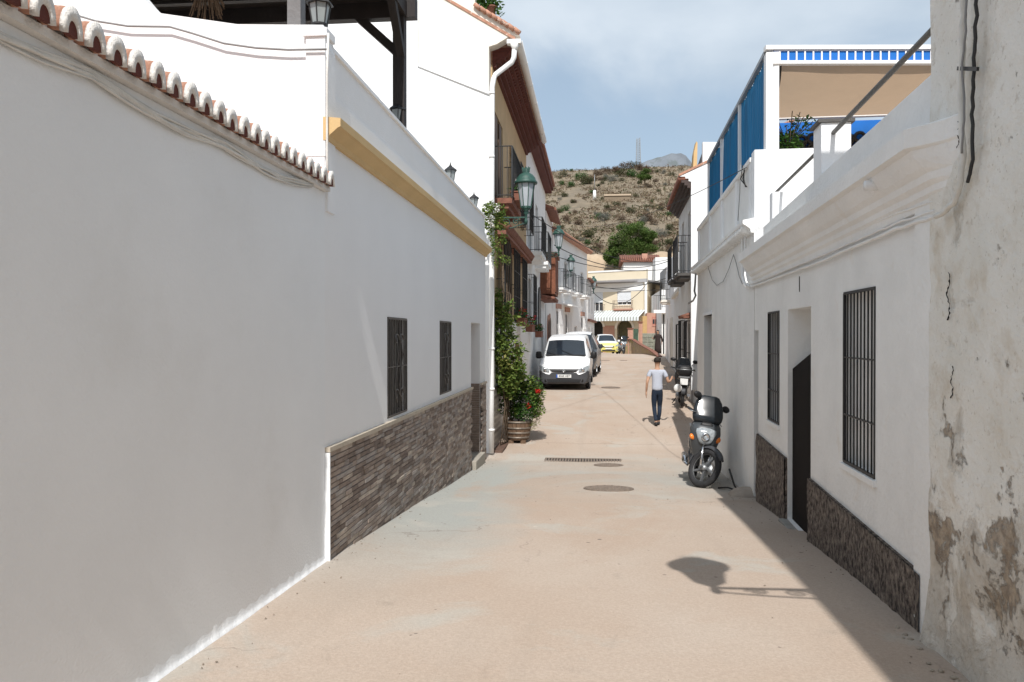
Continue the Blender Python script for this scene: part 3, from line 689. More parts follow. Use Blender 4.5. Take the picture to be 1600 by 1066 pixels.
def balcony(parent, fr, s0, s1, o, zf, h, m, nb=12, slab=TERRA, sides=4, ts=.12, belly=False):
    b = MB(); b.fb(fr, s0, s1, 0, o, zf-ts, zf); b.fb(fr, s0+.06, s1-.06, 0, o-.08, zf-ts*1.9, zf-ts); put(b, 'balcony_slab', slab, parent)
    f = MB()
    for z in (zf+.06, zf+h):
        f.bar(fr.pt(s0, o, z), fr.pt(s1, o, z), .035, .02); f.bar(fr.pt(s0, 0, z), fr.pt(s0, o, z), .035, .02); f.bar(fr.pt(s1, 0, z), fr.pt(s1, o, z), .035, .02)
    for s in (s0, s1): f.bar(fr.pt(s, o, zf), fr.pt(s, o, zf+h), .03)
    for s in (s0, s1):
        for k in range(1, sides): f.bar(fr.pt(s, o*k/sides, zf), fr.pt(s, o*k/sides, zf+h), .014)
    f = put(f, 'balcony_rail', m, parent)
    for k in range(1, nb):
        s = s0+(s1-s0)*k/nb; b = MB(); b.bar(fr.pt(s, o, zf+.06), fr.pt(s, o, zf+h), .014); b.build('bar', m, f, origin=Vector(parent.location))
    return f
balcony(h3, FL, 17.75, 20.0, .42, 4.68, 1.15, IRON, 14)
sh = MB()
for s in (17.95, 18.75): sh.fb(FL, s, s+.42, -.02, .02, 4.75, 6.6)
put(sh, 'shutter', mat('brown_shutter', (.10, .06, .04), .6, .3, 8), h3)
db = MB(); db.fb(FL, YH+.31, 19.55, .014, .04, -1.2, .45); put(db, 'tiled_dado', mat('patterned_tile_base', (.50, .48, .44), .4, .2, 30), h3)
# azulejo pieces: rows of dark diamonds and bands on the tiled dado
az = MB()
for r_ in range(11):
    for c_ in range(15):
        y = YH+.38+c_*.148; z = -.95+r_*.13
        if r_ in (3, 9): az.add([FL.pt(y-.055, .042, z), FL.pt(y, .042, z-.055), FL.pt(y+.055, .042, z), FL.pt(y, .042, z+.055)], [(0, 1, 2, 3)])
        else: az.add([FL.pt(y-.028, .042, z-.04), FL.pt(y+.028, .042, z-.04), FL.pt(y+.012, .042, z+.04), FL.pt(y-.012, .042, z+.04)], [(0, 1, 2, 3)])
az.fb(FL, YH+.31, 19.55, .04, .05, .40, .46); az.fb(FL, YH+.31, 19.55, .04, .05, -1.2, -.98)
put(az, 'tile_pattern', mat('dark_tile_glaze', (.10, .07, .065), .35, .3, 20), h3)
bs = MB(); bs.box(-2.4, -1.98, YH+.0, 19.3, -1.2, gz(17.8)+.05); put(bs, 'kerb_grating', mat('brown_floor_tile', (.13, .08, .06), .7, .3, 12, .3, 30), h3)
def flowerbox(fr, s, o, z, l, label, d=.2, nl=140, fm=None):
    t = thing('flower_box', label, 'flower box', fr.pt(s, o, z), 0, 'terracotta flower boxes')
    b = MB(); b.fb(fr, s, s+l, o-d/2, o+d/2, z, z+.18); b.fb(fr, s-.02, s+l+.02, o-d/2-.02, o+d/2+.02, z+.181, z+.21); put(b, 'box', TERRA, t)
    f = MB()
    for k in range(max(2, int(l/.25))): leaves(f, fr.pt(s+.1+k*.25, o, z+.32), (.16, .16, .16), nl//3, .08, droop=.3)
    put(f, 'leaves', LF_DARK, t, fix=False)
    f = MB()
    for k in range(14): leaves(f, fr.pt(s+random.uniform(0, l), o+random.uniform(-.1, .12), z+random.uniform(.25, .5)), .03, 5, .05)
    put(f, 'flowers', fm or FLOW, t, fix=False); return t
flowerbox(FL, 20.7, .34, 1.86, .9, 'terracotta flower box under the grilled window above the vine')
flowerbox(FL, 23.2, .36, 1.72, 1.0, 'terracotta flower box under the farther grilled window of the ochre house')
flowerbox(FL, 18.2, .46, 4.70, 1.3, 'flower box on the ochre house balcony behind the green street lamp', fm=FLW)

# plants on the roof edge
t = thing('potted_plant', 'small potted plant perched on the roof edge against the sky', 'plant', atY(768, 24, 17.6))
b = MB(); b.lathe([(.07, -.02), (.11, .16), (.12, .16), (.12, .19)], t.location, 12); put(b, 'pot', TERRA, t)
b = MB(); leaves(b, Vector(t.location)+Vector((-.1, 0, .35)), (.28, .2, .22), 200, .12); leaves(b, Vector(t.location)+Vector((.12, 0, .10)), (.15, .1, .2), 60, .1); put(b, 'leaves', LF_BR, t, fix=False)
b = MB(); q = [atY(u, v, 17.9) for u, v in ((744, -20), (756, -20), (757, 12), (750, 10))]; b.extr(q, (0, .05, 0)); tag(b.build('roof_terrace_screen', mat('dark_green_mesh', (.02, .05, .04), .8, .2, 6)), 'dark green screen on the roof terrace of the tall house', 'screen')

# vine trained up the ochre house front, with stems
vn = thing('climbing_vine', 'leafy grape vine climbing the ochre house front beside the white downpipe', 'vine', (-2.1, 18.4, gz(18.4)))
b = MB()
for k in range(5):
    x = -2.12+k*.03; y = 18.1+k*.14; b.tube([(x, y, gz(18.4)), (x+.1, y+.1, .0), (x-.02, y-.05, 1.2), (x+.04, y+.2, 2.6), (x+.02, y, 4.2)], .016, 6)
put(b, 'stem', BARK, vn)
def blob(mb, u, v, Y, rx, rz, n, s, ry=.3, **k): leaves(mb, atY(u, v, Y), (rx, ry, rz), n, s, **k)
b = MB()
for u, v, rx, rz, n in ((773, 332, .24, .22, 330), (764, 326, .16, .16, 200), (782, 346, .17, .2, 220), (762, 350, .10, .14, 90), (786, 372, .08, .12, 50), (776, 395, .12, .3, 120), (790, 405, .10, .10, 60), (777, 470, .14, .35, 190), (785, 490, .2, .25, 260), (788, 515, .28, .35, 420), (781, 545, .25, .4, 420), (795, 540, .28, .3, 360), (803, 560, .22, .25, 260), (785, 580, .3, .28, 300), (773, 520, .12, .45, 200), (808, 575, .2, .2, 220), (800, 600, .2, .3, 200), (770, 365, .12, .3, 130)):
    blob(b, u, v, 16.75 if v < 410 else 18.1, rx, rz, int(n*(1.0 if v < 410 else .85)), .075 if v < 410 else .105, .12 if v < 410 else .28, droop=.35)
for _ in range(26):
    u = random.uniform(768, 822); v = random.uniform(470, 640); blob(b, u, v, random.uniform(17.8, 18.5), .10, .12, 26, .11, .1, droop=.4)
put(b, 'leaves', LF_VINE, vn, fix=False)
b = MB()
for u, v, rx, rz, n in ((768, 345, .08, .18, 90), (777, 325, .06, .1, 50)): blob(b, u, v, 16.55, rx, rz, n, .045, .1)
put(b, 'flowers', FLW, vn, fix=False)
b = MB()
for u, v, rx, rz, n in ((790, 560, .22, .3, 130), (780, 480, .14, .3, 60)): blob(b, u, v, 17.95, rx, rz, n, .10, .2, droop=.35)
put(b, 'yellowed_leaves', LF_YEL, vn, fix=False)
# half barrel planter
bc = Vector((-1.78, 18.75, gz(18.75))); bt = thing('barrel_planter', 'half wine barrel planter with shrubs and red flowers below the vine', 'planter', bc)
bc = bc+Vector((0, 0, .06))
for k in range(20):
    a0 = 2*math.pi*k/20+.012; a1 = 2*math.pi*(k+1)/20-.012; b = MB(); rings = []
    for r_, z in ((.25, 0), (.29, .15), (.315, .30), (.325, .45)):
        rings.append([(bc.x+rr*math.cos(a), bc.y+rr*math.sin(a), bc.z+z) for rr, a in ((r_, a0), (r_, a1), (r_-.03, a1), (r_-.03, a0))])
    b.loft(rings, smooth=False); put(b, 'stave', WOOD, bt)
for r_, z in ((.268, .06), (.295, .17), (.315, .28), (.328, .42)):
    b = MB(); b.lathe([(r_-.012, z-.022), (r_+.004, z-.02), (r_+.006, z+.02), (r_-.012, z+.022)], bc, 24); put(b, 'hoop', STEELHOOP, bt)
b = MB(); b.lathe([(.29, .38), (.01, .39)], bc, 20); put(b, 'soil', EARTH, bt)
for x, y in ((-.14, -.15), (.14, -.16), (0, .14)):
    b = MB(); b.box(bc.x+x-.06, bc.x+x+.06, bc.y+y-.05, bc.y+y+.05, bc.z-.10, bc.z-.001); put(b, 'block', WOOD, bt)
b = MB()
for x, z, rx, rz, n, s in ((.38, 1.2, .25, .3, 260, .09), (-.28, .95, .36, .45, 700, .09), (-.05, .85, .3, .35, 500, .085), (.1, 1.2, .3, .3, 420, .09), (-.1, 1.5, .28, .28, 320, .1), (-.35, 1.35, .28, .35, 320, .1)): leaves(b, bc+Vector((x, 0, z)), (rx, .32, rz), n, s)
put(b, 'shrub', LF_DARK, bt, fix=False)
b = MB()
for x, z, rx, rz, n, s in ((.42, 1.05, .22, .26, 420, .085), (.48, .72, .18, .2, 260, .07), (.2, 1.35, .26, .22, 300, .09), (-.1, 1.2, .35, .3, 320, .09)): leaves(b, bc+Vector((x, -.12, z)), (rx, .26, rz), n, s)
put(b, 'light_foliage', LF_VINE, bt, fix=False)
b = MB()
for x, z, rx, rz, n, s in ((.16, .66, .34, .20, 800, .06), (.34, .95, .20, .25, 300, .07), (.05, .62, .2, .15, 300, .05), (.38, .8, .15, .15, 150, .06)): leaves(b, bc+Vector((x, -.15, z)), (rx, .25, rz), n, s)
put(b, 'foliage', LF_BR, bt, fix=False)
b = MB()
for x, z, n in ((.40, .45, 120), (.45, .7, 140), (.34, 1.05, 60)): leaves(b, bc+Vector((x, -.1, z)), (.1, .15, .22), n, .09, squash=.2)
put(b, 'strap_leaves', LF_YEL, bt, fix=False)
for x, z, q_ in ((.50, 1.16, 46), (.30, .80, 14)): b = MB(); leaves(b, bc+Vector((x, -.3, z)), .06, q_, .06, hollow=0); put(b, 'flower', FLOW, bt, fix=False)
b = MB()
for k in range(9):
    a = random.uniform(0, 6.28); b.tube([bc+Vector((random.uniform(-.2, .2), random.uniform(-.2, .2), .42)), bc+Vector((.28*math.cos(a)-.1, .2*math.sin(a), random.uniform(.9, 1.4)))], .012, 5)
put(b, 'stem', BARK, bt)
# ------------------------------------------------------------------ right: old wall with peeling plaster
sE = FRt.hit(1450, 60, .03)[0]
r0 = thing('old_wall', 'tall old wall with peeling stained lime plaster at the right edge', 'wall', FRt.pt(3, 0, -.3))
mb = MB(); vs = []; fs = []
SS = [-6, -3, 0, 1.5, 2.4]+[2.4+(sE-2.4)*(i+1)/64 for i in range(64)]; ZZ = [-.6+i*.055 for i in range(62)]+[2.9+i*.15 for i in range(24)]
for s in SS:
    for z in ZZ:
        n1 = noise.fractal(Vector((s*1.4, z*1.4, 2)), 1, 2, 5)*.014; n2 = noise.noise(Vector((s*5, z*5, 9)))*.006
        low = max(0, min(1, (1.4-z)/1.4)); k = noise.fractal(Vector((s*3.1, z*3.1, 5)), 1, 2, 4)
        dent = -.022*low*(1 if k > .12 else max(0, k/.12))
        edge = -max(0, (s-(sE-.06))/.06)**2*.02
        bul = .045*max(0, min(1, (gz(s)+.45-z)/.45))**2
        vs.append(FRt.pt(s, .035+n1+n2+dent+edge+bul, z))
nz = len(ZZ)
for i in range(len(SS)-1):
    for j in range(nz-1): fs.append((i*nz+j, (i+1)*nz+j, (i+1)*nz+j+1, i*nz+j+1))
mb.add(vs, fs, True); put(mb, 'wall_face', RUIN, r0)
mb = MB(); mb.fb(FRt, -6, sE-.001, -.5, .0, -.8, ZZ[-1]); put(mb, 'wall', W_D, r0)
mb = MB(); mb.fb(FRt, -6, sE+.1, -.5, .09, ZZ[-1]+.001, ZZ[-1]+.09); put(mb, 'coping', TERRA, r0)
# rubble lumps at the foot of the old wall
mb = MB()
for k in range(40):
    s = random.uniform(3.2, sE+.25); c = FRt.pt(s, .10+random.uniform(0, .10), gz(s)+.004); r_ = random.uniform(.006, .02)
    rings = []
    for a in range(5):
        th = math.pi*a/4; rings.append([c+Vector((r_*math.sin(th)*math.cos(b)*random.uniform(.7, 1.3)+.001*math.cos(b), r_*math.sin(th)*math.sin(b)*random.uniform(.7, 1.3)+.001*math.sin(b), r_*.55*math.cos(th)))for b in [2*math.pi*q/7 for q in range(7)]])
    mb.loft(rings)
tag(mb.build('plaster_crumbs', STONEY), 'crumbled bits of plaster along the foot of the old wall', 'rubble', kind='stuff')
# pipes and cables on it
def on(fr, pts, o): return [fr.pt(fr.hit(u, v, o)[0], o, fr.hit(u, v, o)[1]) for u, v in pts]
def jag(pts, a=.004, n=5):
    out = []
    for p, q in zip(pts, pts[1:]):
        for i in range(n): out.append(p.lerp(q, i/n)+Vector([random.uniform(-a, a) for _ in range(3)]))
    return out+[pts[-1]]
cable('conduit', jag(on(FRt, ((1507, -30), (1504, 60), (1501, 150), (1505, 240), (1500, 292), (1490, 318), (1470, 334), (1462, 338)), .075)), .016, CABW, 'whitewashed conduit bending off the old wall onto the cornice of the next house', 'conduit', n=8)
cable('cable', jag(on(FRt, ((1527, -30), (1524, 60), (1522, 110), (1519, 180), (1521, 250), (1512, 285)), .075)), .009, CABK, 'black cable running down the old wall beside the conduit')
cable('cable', jag(on(FRt, ((1511, -30), (1507, 50), (1504, 100), (1507, 190), (1503, 240)), .095), .006), .006, CABG, 'grey cable twisted along the conduit on the old wall')
mb = MB(); mb.bar(*on(FRt, ((1497, 107), (1528, 108)), .08), .012, .02); tag(mb.build('cable_clip', IRON), 'iron clip holding the conduit and cable to the old wall', 'clip')

# cracks where the paint has split along the corner of the old wall
random.seed(21)
for u, v0, v1, w_, lb in ((1482, 425, 500, .0055, 'longest dark crack on the corner of the old wall'), (1487, 572, 622, .0035, 'thin dark crack halfway down the old wall corner'), (1497, 190, 232, .0035, 'short dark crack beside the conduit on the old wall')):
    pts = []
    for k in range(22):
        v = v0+(v1-v0)*k/21; pts.append((u+random.uniform(-1.3, 1.3)+2*math.sin(k*.5), v))
    P_ = on(FRt, pts, .045); g = MB(); g.tube(P_, [w_*random.uniform(.15, 1) for _ in P_], 5); tag(g.build('crack', DARKIN), lb, 'crack')
# ------------------------------------------------------------------ right: white house with big moulded cornice
SA, SB = sE, 11.25
h = thing('house', 'white house with heavy moulded cornice, barred window and rough dark brown base', 'house', FRt.pt(SA, 0, -.3))
hit = FRt.hit
W1 = (hit(1368, 600)[0], hit(1318, 600)[0], hit(1318, 722)[1], hit(1318, 457)[1])
W2 = (hit(1218, 570)[0], hit(1200, 570)[0], hit(1200, 655)[1], hit(1200, 488)[1])
D1 = (hit(1267, 600)[0], hit(1231, 600)[0], -.42, hit(1231, 484)[1])
D2 = (hit(1185, 600)[0], hit(1165, 600)[0], -1.1, hit(1165, 517)[1])
wm = MB(); wall(wm, FRt, SA, SB, -1.3, 2.75, [W1, W2, D1, D2], t=.30); weld(put(wm, 'wall', W_D, h))
pA = hit(1462, 108); pB = hit(1197, 350); sl = (pB[1]-pA[1])/(pB[0]-pA[0]); zt = lambda s: pA[1]+sl*(s-pA[0])
sP = hit(1192, 352)[0]
mb = MB(); mb.fb(FRt, SA+.002, sP, -.25, -.004, 2.75, zt(SA), None, zt(sP)); put(mb, 'parapet', W_D, h, bevel=.012)
cp = [(-.01, 2.36), (.022, 2.37), (.03, 2.42), (.05, 2.44), (.055, 2.475), (.085, 2.50), (.095, 2.54), (.13, 2.57), (.165, 2.62), (.185, 2.665), (.225, 2.68), (.225, 2.79), (.20, 2.80), (-.01, 2.82)]
s0c = hit(1412, 216, .225)[0]; rings = []
zc = lambda s: -(s-5)*.012
for s, k in ((sE+.01, .12), (s0c-.32, .16), (s0c-.2, .34), (s0c-.10, .62), (s0c-.03, .9), (s0c, 1), (8, 1), (SB-.05, 1)):
    rings.append([FRt.pt(s, o*k if o > 0 else o, z+zc(s)) for o, z in cp])
mb = MB(); mb.loft(rings, smooth=False); put(mb, 'cornice', W_D, h)
mb = MB(); mb.fb(FRt, sE-.05, sE+.22, .0, .028, -.6, 2.6); put(mb, 'corner_pilaster', W_D, h, bevel=.008)
for a, b in ((SA+.10, D1[0]-.01), (D1[1]+.02, D2[0]-.01)):
    mb = MB(); vs = []; fs = []; n = max(6, int((b-a)/.05))
    zt_ = lambda s: .135+(s-5.1)*.028
    for i in range(n+1):
        s = a+(b-a)*i/n
        for j in range(15):
            z = -1.2+(zt_(s)+1.2)*j/14; vs.append(FRt.pt(s, .035+.012*noise.noise(Vector((s*7, z*7, 0)))+.006*noise.noise(Vector((s*23, z*23, 0))), z))
    for i in range(n):
        for j in range(14): fs.append((i*15+j, (i+1)*15+j, (i+1)*15+j+1, i*15+j+1))
    mb.add(vs, fs, False); mb.fb(FRt, a, b, .0, .022, -1.2, zt_(a)+.0, None, zt_(b)); put(mb, 'rough_base', DADO, h)
for k, W in enumerate((W1, W2)):
    g = MB(); g.fb(FRt, W[0], W[1], -.20, -.17, W[2], W[3]); put(g, 'window', WINGL, h)
    g = MB()
    for q in range(26):
        a = W[0]+(W[1]-W[0])*q/26; b = W[0]+(W[1]-W[0])*(q+1)/26; o = -.085+.012*(q % 2)
        g.add([FRt.pt(a, o, W[2]), FRt.pt(b, -.085+.012*((q+1) % 2), W[2]), FRt.pt(b, -.085+.012*((q+1) % 2), W[3]), FRt.pt(a, o, W[3])], [(0, 1, 2, 3)], True)
    if k == 0: put(g, 'curtain', CURT, h, fix=False)
    grille(h, FRt, W[0]+.012, W[1]-.012, W[2]+.012, W[3]-.012, -.004, IRON, 9 if k == 0 else 6, (.28, .62), .006)
    g = MB(); g.fb(FRt, W[0]-.03, W[1]+.03, -.15, .025, W[2]-.055, W[2]-.004); put(g, 'sill', W_D, h, bevel=.005)
g = MB(); s = W1[0]+.1
g.tube([FRt.pt(s+.008*(-1)**q, -.03, W1[3]-.1-q*.032) for q in range(int((W1[3]-W1[2]-.15)/.032))], .007, 5); put(g, 'chain', GALV, h)
g = MB(); g.fb(FRt, D1[0]-.001, D1[1]+.001, -.34, -.305, -.42, D1[3]); put(g, 'door_recess', W_D, h)
dz1 = hit(1231, 575, -.20)[1]; dz2 = hit(1266, 549, -.20)[1]
g = MB(); g.extr([FRt.pt(D1[0]+.002, -.05, -.42), FRt.pt(D1[1]-.002, -.05, -.42), FRt.pt(D1[1]-.002, -.05, dz1+.03), FRt.pt(D1[0]+.002, -.05, dz2+.04)], FRt.n*-.05); put(g, 'door', DOOR, h)
g = MB(); g.fb(FRt, D1[0]-.03, D1[1]+.05, -.30, .09, -1.1, -.425); put(g, 'door_step', mat('worn_grey_step', (.30, .285, .26), .85, .15, 5, .3, 30), h, bevel=.012)
g = MB(); g.fb(FRt, D2[0], D2[1], -.13, -.09, -1.1, D2[3]); put(g, 'door', mat('dark_grey_door', (.06, .062, .065), .6, .2, 4), h)
g = MB(); g.lathe([(.035, 0), (.035, .12)], FRt.pt(hit(1380, 288, .1)[0], .10, hit(1380, 290, .1)[1]), 10, M=Matrix.Rotation(R(-90), 3, 'Y')); put(g, 'drain_spout', PVC, h)
g = MB(); g.bar(*on(FRt, ((1249, 432), (1249, 456)), .006), .008, .006); put(g, 'weep_slot', DARKIN, h)
# cables following the cornice
for k, (dv, r_, lb) in enumerate(((0, .013, 'thick whitewashed cable under the heavy cornice, lowest of three'), (-9, .008, 'thin whitewashed cable just above the thick one under the cornice'), (-24, .007, 'thin painted cable along the moulding of the heavy cornice'))):
    pts = on(FRt, ((1462, 338+dv), (1400, 358+dv), (1340, 384+dv), (1280, 410+dv), (1220, 432+dv*.7), (1172, 449+dv*.5)), .03)
    P = []
    for a, b in zip(pts, pts[1:]):
        for i in range(5): P.append(a.lerp(b, i/5)+Vector((0, 0, .010*noise.noise(Vector((a.y*3+i, k*4, 0))))))
    cable('cable', P+[pts[-1]], r_, W_D, lb, n=7)
# terrace pillar and handrails
def xyz(u, v, o): s, z = hit(u, v, o); return FRt.pt(s, o, z)
tp = thing('terrace_pillar', 'square white pillar with dark cap on the terrace behind the right parapet', 'pillar', xyz(1283, 290, -.03))
sN = hit(1283, 250, -.03)[0]; ztp = hit(1283, 192, -.03)[1]; zb = 2.7
g = MB(); g.fb(FRt, sN, sN+.30, -.30, -.03, zb, ztp); put(g, 'shaft', W_B, tp, bevel=.006)
g = MB(); g.fb(FRt, sN-.02, sN+.33, -.33, .0, ztp, ztp+.03); put(g, 'cap', mat('dark_slate_cap', (.10, .095, .09), .8, .2, 8), tp)
s2 = hit(1207, 340, -.03)[0]
tp2 = thing('terrace_pillar', 'lower white pier at the far end of the right terrace parapet', 'pillar', FRt.pt(s2, -.2, 2.7))
g = MB(); g.fb(FRt, s2, s2+.2, -.22, -.03, 2.7, hit(1207, 300, -.03)[1]); put(g, 'shaft', W_B, tp2, bevel=.005)
RAIL = mat('weathered_grey_rail', (.13, .125, .115), .6, .25, 14, .2, 60)
g = MB(); a = xyz(1452, 52, -.14); b = xyz(1296, 214, -.14); a2 = a+(a-b).normalized()*.6; g.tube([a2, a, b], .021, 8); g.tube([b, b-Vector((0, 0, .45))], .015, 8); tag(g.build('handrail', RAIL), 'steep grey metal handrail running from the old wall down to the terrace pillar', 'handrail')
g = MB(); a = xyz(1291, 224, -.14); b = xyz(1207, 306, -.14); g.tube([a, b], .018, 8); g.tube([b, b-Vector((0, 0, .35))], .014, 8); tag(g.build('handrail', RAIL), 'lower grey metal handrail beyond the terrace pillar', 'handrail')

# ------------------------------------------------------------------ right: white house with the blue curtained roof terrace
SC0, SD0 = 11.30, 19.1
h = thing('house', 'white house with panelled parapet under the blue curtained roof terrace', 'house', FRt.pt(SC0, 0, -.6))
E1 = (hit(1112, 560)[0], hit(1100, 560)[0], -1.2, hit(1100, 494)[1])
wm = MB(); wall(wm, FRt, SC0, SD0, -1.3, 3.1, [E1], t=.35); weld(put(wm, 'wall', W_D, h))
g = MB(); g.fb(FRt, SC0+.26, SD0, -.22, -.03, 3.1, 4.05); g.fb(FRt, SC0+.26, SD0, -.26, .02, 4.05, 4.11); put(g, 'parapet', W_D, h)
for s in (SC0+.26, 12.9, 14.7, 16.6, SD0-.25):
    g = MB(); g.fb(FRt, s, s+.2, -.03, .004, 3.22, 4.048); put(g, 'parapet_pilaster', W_B, h)
g = MB(); g.fb(FRt, SC0, SC0+.25, -5.2, -.002, 2.2, 4.16); put(g, 'side_wall', W_B, h, bevel=.008)
cp2 = [(-.01, 3.02), (.04, 3.03), (.05, 3.08), (.10, 3.12), (.15, 3.15), (.15, 3.20), (-.01, 3.23)]
g = MB(); g.extr([FRt.pt(SC0+.02, o, z) for o, z in cp2], FRt.d*(SD0-SC0-.02)); put(g, 'cornice', W_D, h)
g = MB()
for k in range(34):
    s = SC0+.2+k*.225; g.tube([FRt.pt(s, .0, 3.06), FRt.pt(s, .155, 3.10)], .055, 6)
put(g, 'cornice_tiles', W_D, h, kind='stuff')
g = MB(); g.fb(FRt, E1[0], E1[1], -.24, -.20, -1.2, E1[3]); put(g, 'door', DOOR, h)
g = MB(); g.fb(FRt, E1[0]-.04, E1[1]+.04, -.2, .03, E1[3], E1[3]+.06); put(g, 'lintel', W_B, h)
for u, r_, lb in ((1160, .022, 'white downpipe at the corner of the panelled parapet house'), (1164, .016, 'thin white pipe beside the corner downpipe')):
    cable('drain_pipe', on(FRt, ((u, 352), (u, 380), (u, 430), (u+2, 440), (u+7, 449)), .05), r_, PVC, lb, 'pipe', n=8)
cable('cable', on(FRt, ((1103, 398), (1107, 420), (1113, 438), (1120, 446), (1130, 440), (1139, 420), (1146, 398), (1150, 410), (1155, 432), (1160, 444)), .03), .006, CABG, 'thin grey cable drooping in a loop on the wall under the panelled parapet')
cable('cable', on(FRt, ((1157, 256), (1156, 300), (1153, 345)), .03), .006, CABG, 'thin cable dropping down the panelled parapet by the corner')
g = MB()
for k in range(4): g.tube(on(FRt, [(1163+random.uniform(-3, 3), 262+random.uniform(-4, 4)), (1160+random.uniform(-3, 3), 280), (1166+random.uniform(-2, 3), 292)], .04), .008, 6)
tag(g.build('cable_tangle', CABK), 'small tangle of black cables hanging at the top corner of the panelled parapet', 'cables')
# pergola, curtains, awning, shade cloth
sp_ = SC0+.32; ZT = 5.60; WPNT = mat('white_painted_metal', (.80, .80, .80), .5, .03, 3)
pg2 = thing('terrace_pergola', 'white painted pergola frame on the roof terrace of the right hand house', 'pergola', FRt.pt(sp_, -.3, 4.1))
cpx = atY(1207, 160, FRt.pt(sp_, 0, 0).y); oC = -(cpx-FRt.p).dot(FRt.n)
oC = (cpx-FRt.p).dot(FRt.n)
g = MB(); g.fb(FRt, sp_, sp_+.18, oC-.09, oC+.09, 3.6, ZT); put(g, 'post', WPNT, pg2, bevel=.006)
SF = 19.0
_c = FRt.pt(sp_, oC, 0); FP = Fr(_c.x, _c.y, math.cos(R(5.5)), math.sin(R(5.5)), 1)
g = MB(); g.fb(FP, -.10, 5.6, -.10, .02, ZT+.032, ZT+.09); put(g, 'top_beam', WPNT, pg2)
g = MB(); g.fb(FP, -.0, 5.6, -.06, .03, ZT-.175, ZT-.13); put(g, 'front_bar', WPNT, pg2)
g = MB(); g.fb(FRt, sp_+.10, SF, oC+.03, oC+.10, ZT+.0, ZT+.06); put(g, 'side_rail', GALV, pg2)
g = MB(); g.fb(FRt, 14.55, 14.65, oC-5.5, oC-.1, ZT-.18, ZT-.04); put(g, 'back_beam', WPNT, pg2)
for s in (14.2, 16.6, SF-.06):
    g = MB(); g.fb(FRt, s, s+.07, oC+.0, oC+.09, 3.9, ZT); put(g, 'post', WPNT, pg2)
bounds = [sp_+.2, 14.18, 14.29, 16.58, 16.69, SF-.08]
for k, lb in ((0, 'blue curtain panel nearest the white corner post of the terrace pergola'), (2, 'middle blue curtain panel on the street side of the terrace pergola'), (4, 'farthest blue curtain panel on the street side of the terrace pergola')):
    a, b = bounds[k], bounds[k+1]; g = MB(); vs = []; n = int((b-a)/.035)
    for i in range(n+1):
        s = a+(b-a)*i/n
        for j, z in enumerate((ZT+.0, ZT-.5, ZT-1.1, 3.9)): vs.append(FRt.pt(s, oC+.03+(.016+.012*j/3)*math.sin(s*2*math.pi/.145+.6*math.sin(s*3+j*.25))+.012*math.sin(s*9+j), z))
    g.add(vs, [(i*4+j, (i+1)*4+j, (i+1)*4+j+1, i*4+j+1) for i in range(n) for j in range(3)], True); tag(g.build('curtain', BLUE, fix=False), lb, 'curtain', 'blue curtains along the terrace pergola')
# valance of blue squares between white bars
t = thing('awning_valance', 'blue and white chequered valance under the front beam of the terrace pergola', 'valance', FRt.pt(sp_, oC-.1, ZT-.2))
g = MB(); g.fb(FP, .02, 5.5, -.03, -.015, ZT-.131, ZT+.031); put(g, 'cloth', BLUE2, t)
for k in range(46):
    o = .10+k*.118; g = MB(); g.fb(FP, o-.009, o+.013, -.012, -.002, ZT-.131, ZT+.012); put(g, 'stripe', WPNT, t)
g = MB(); g.fb(FP, .02, 5.5, -.012, .002, ZT+.012, ZT+.031); put(g, 'band', mat('grey_lilac_band', (.42, .44, .52), .8, .1, 4), t)
# shade cloth: sagging sheet with curved edge
g = MB(); vs = []; nx, ny = 30, 16
for i in range(nx+1):
    for j in range(ny+1):
        u = i/nx; w = j/ny; s = sp_+.12+u*.5+w*(2.8-u*.5); o = oC-.13-.16*math.sin(math.pi*w)*(1-u)-u*5.2
        z = ZT-.145-.10*math.sin(math.pi*w)-.06*math.sin(math.pi*u*2)*math.sin(math.pi*w)-.02*w+.012*math.sin(u*30+w*4)*math.sin(math.pi*w)
        vs.append(FRt.pt(s, o, z))
g.add(vs, [(i*(ny+1)+j, (i+1)*(ny+1)+j, (i+1)*(ny+1)+j+1, i*(ny+1)+j+1) for i in range(nx) for j in range(ny)], True)
t = thing('shade_cloth', 'tan shade cloth stretched under the white terrace pergola', 'shade cloth', FRt.pt(sp_+1, oC-1, ZT-.3))
put(g, 'cloth', TANC, t, fix=False)
e = MB(); e.tube([vs[j]+Vector((0, 0, -.004)) for j in range(ny+1)], .017, 6); e.tube([vs[i*(ny+1)]+Vector((0, 0, -.004)) for i in range(nx+1)], .012, 6); put(e, 'dark_hem', CABK, t)
# back of the terrace: blue canvas and dark scalloped lattice
g = MB(); g.fb(FRt, 14.95, 14.98, oC-6.5, oC-.1, 3.8, 5.45); tag(g.build('canvas_screen', BLUE2), 'bright blue canvas screen at the back of the roof terrace', 'screen')
g = MB()
for k in range(26):
    for q in range(8):
        c = FRt.pt(14.85, oC-.3-k*.2-(q % 2)*.1, 5.12-q*.09-(.0 if k % 2 else .03)); g.torus(c, .09, .032, 'y', 12, 4)
tag(g.build('scalloped_lattice', IRON), 'black scalloped lattice in front of the blue canvas screen', 'lattice')
t = thing('potted_shrub', 'thin leafy shrub on the roof terrace beside the white corner post', 'plant', atY(1235, 240, 12.4))
b = MB(); b.lathe([(.12, -.35), (.17, -.05), (.18, -.02)], t.location, 14); put(b, 'pot', TERRA, t)
b = MB(); c = Vector(t.location)
for k in range(12):
    a = random.uniform(0, 6.28); b.tube([c+Vector((0, 0, -.05)), c+Vector((.10*math.cos(a), .1*math.sin(a), .25)), c+Vector((.28*math.cos(a)+.05, .2*math.sin(a), random.uniform(.35, .62)))], .007, 5)
put(b, 'stem', BARK, t)
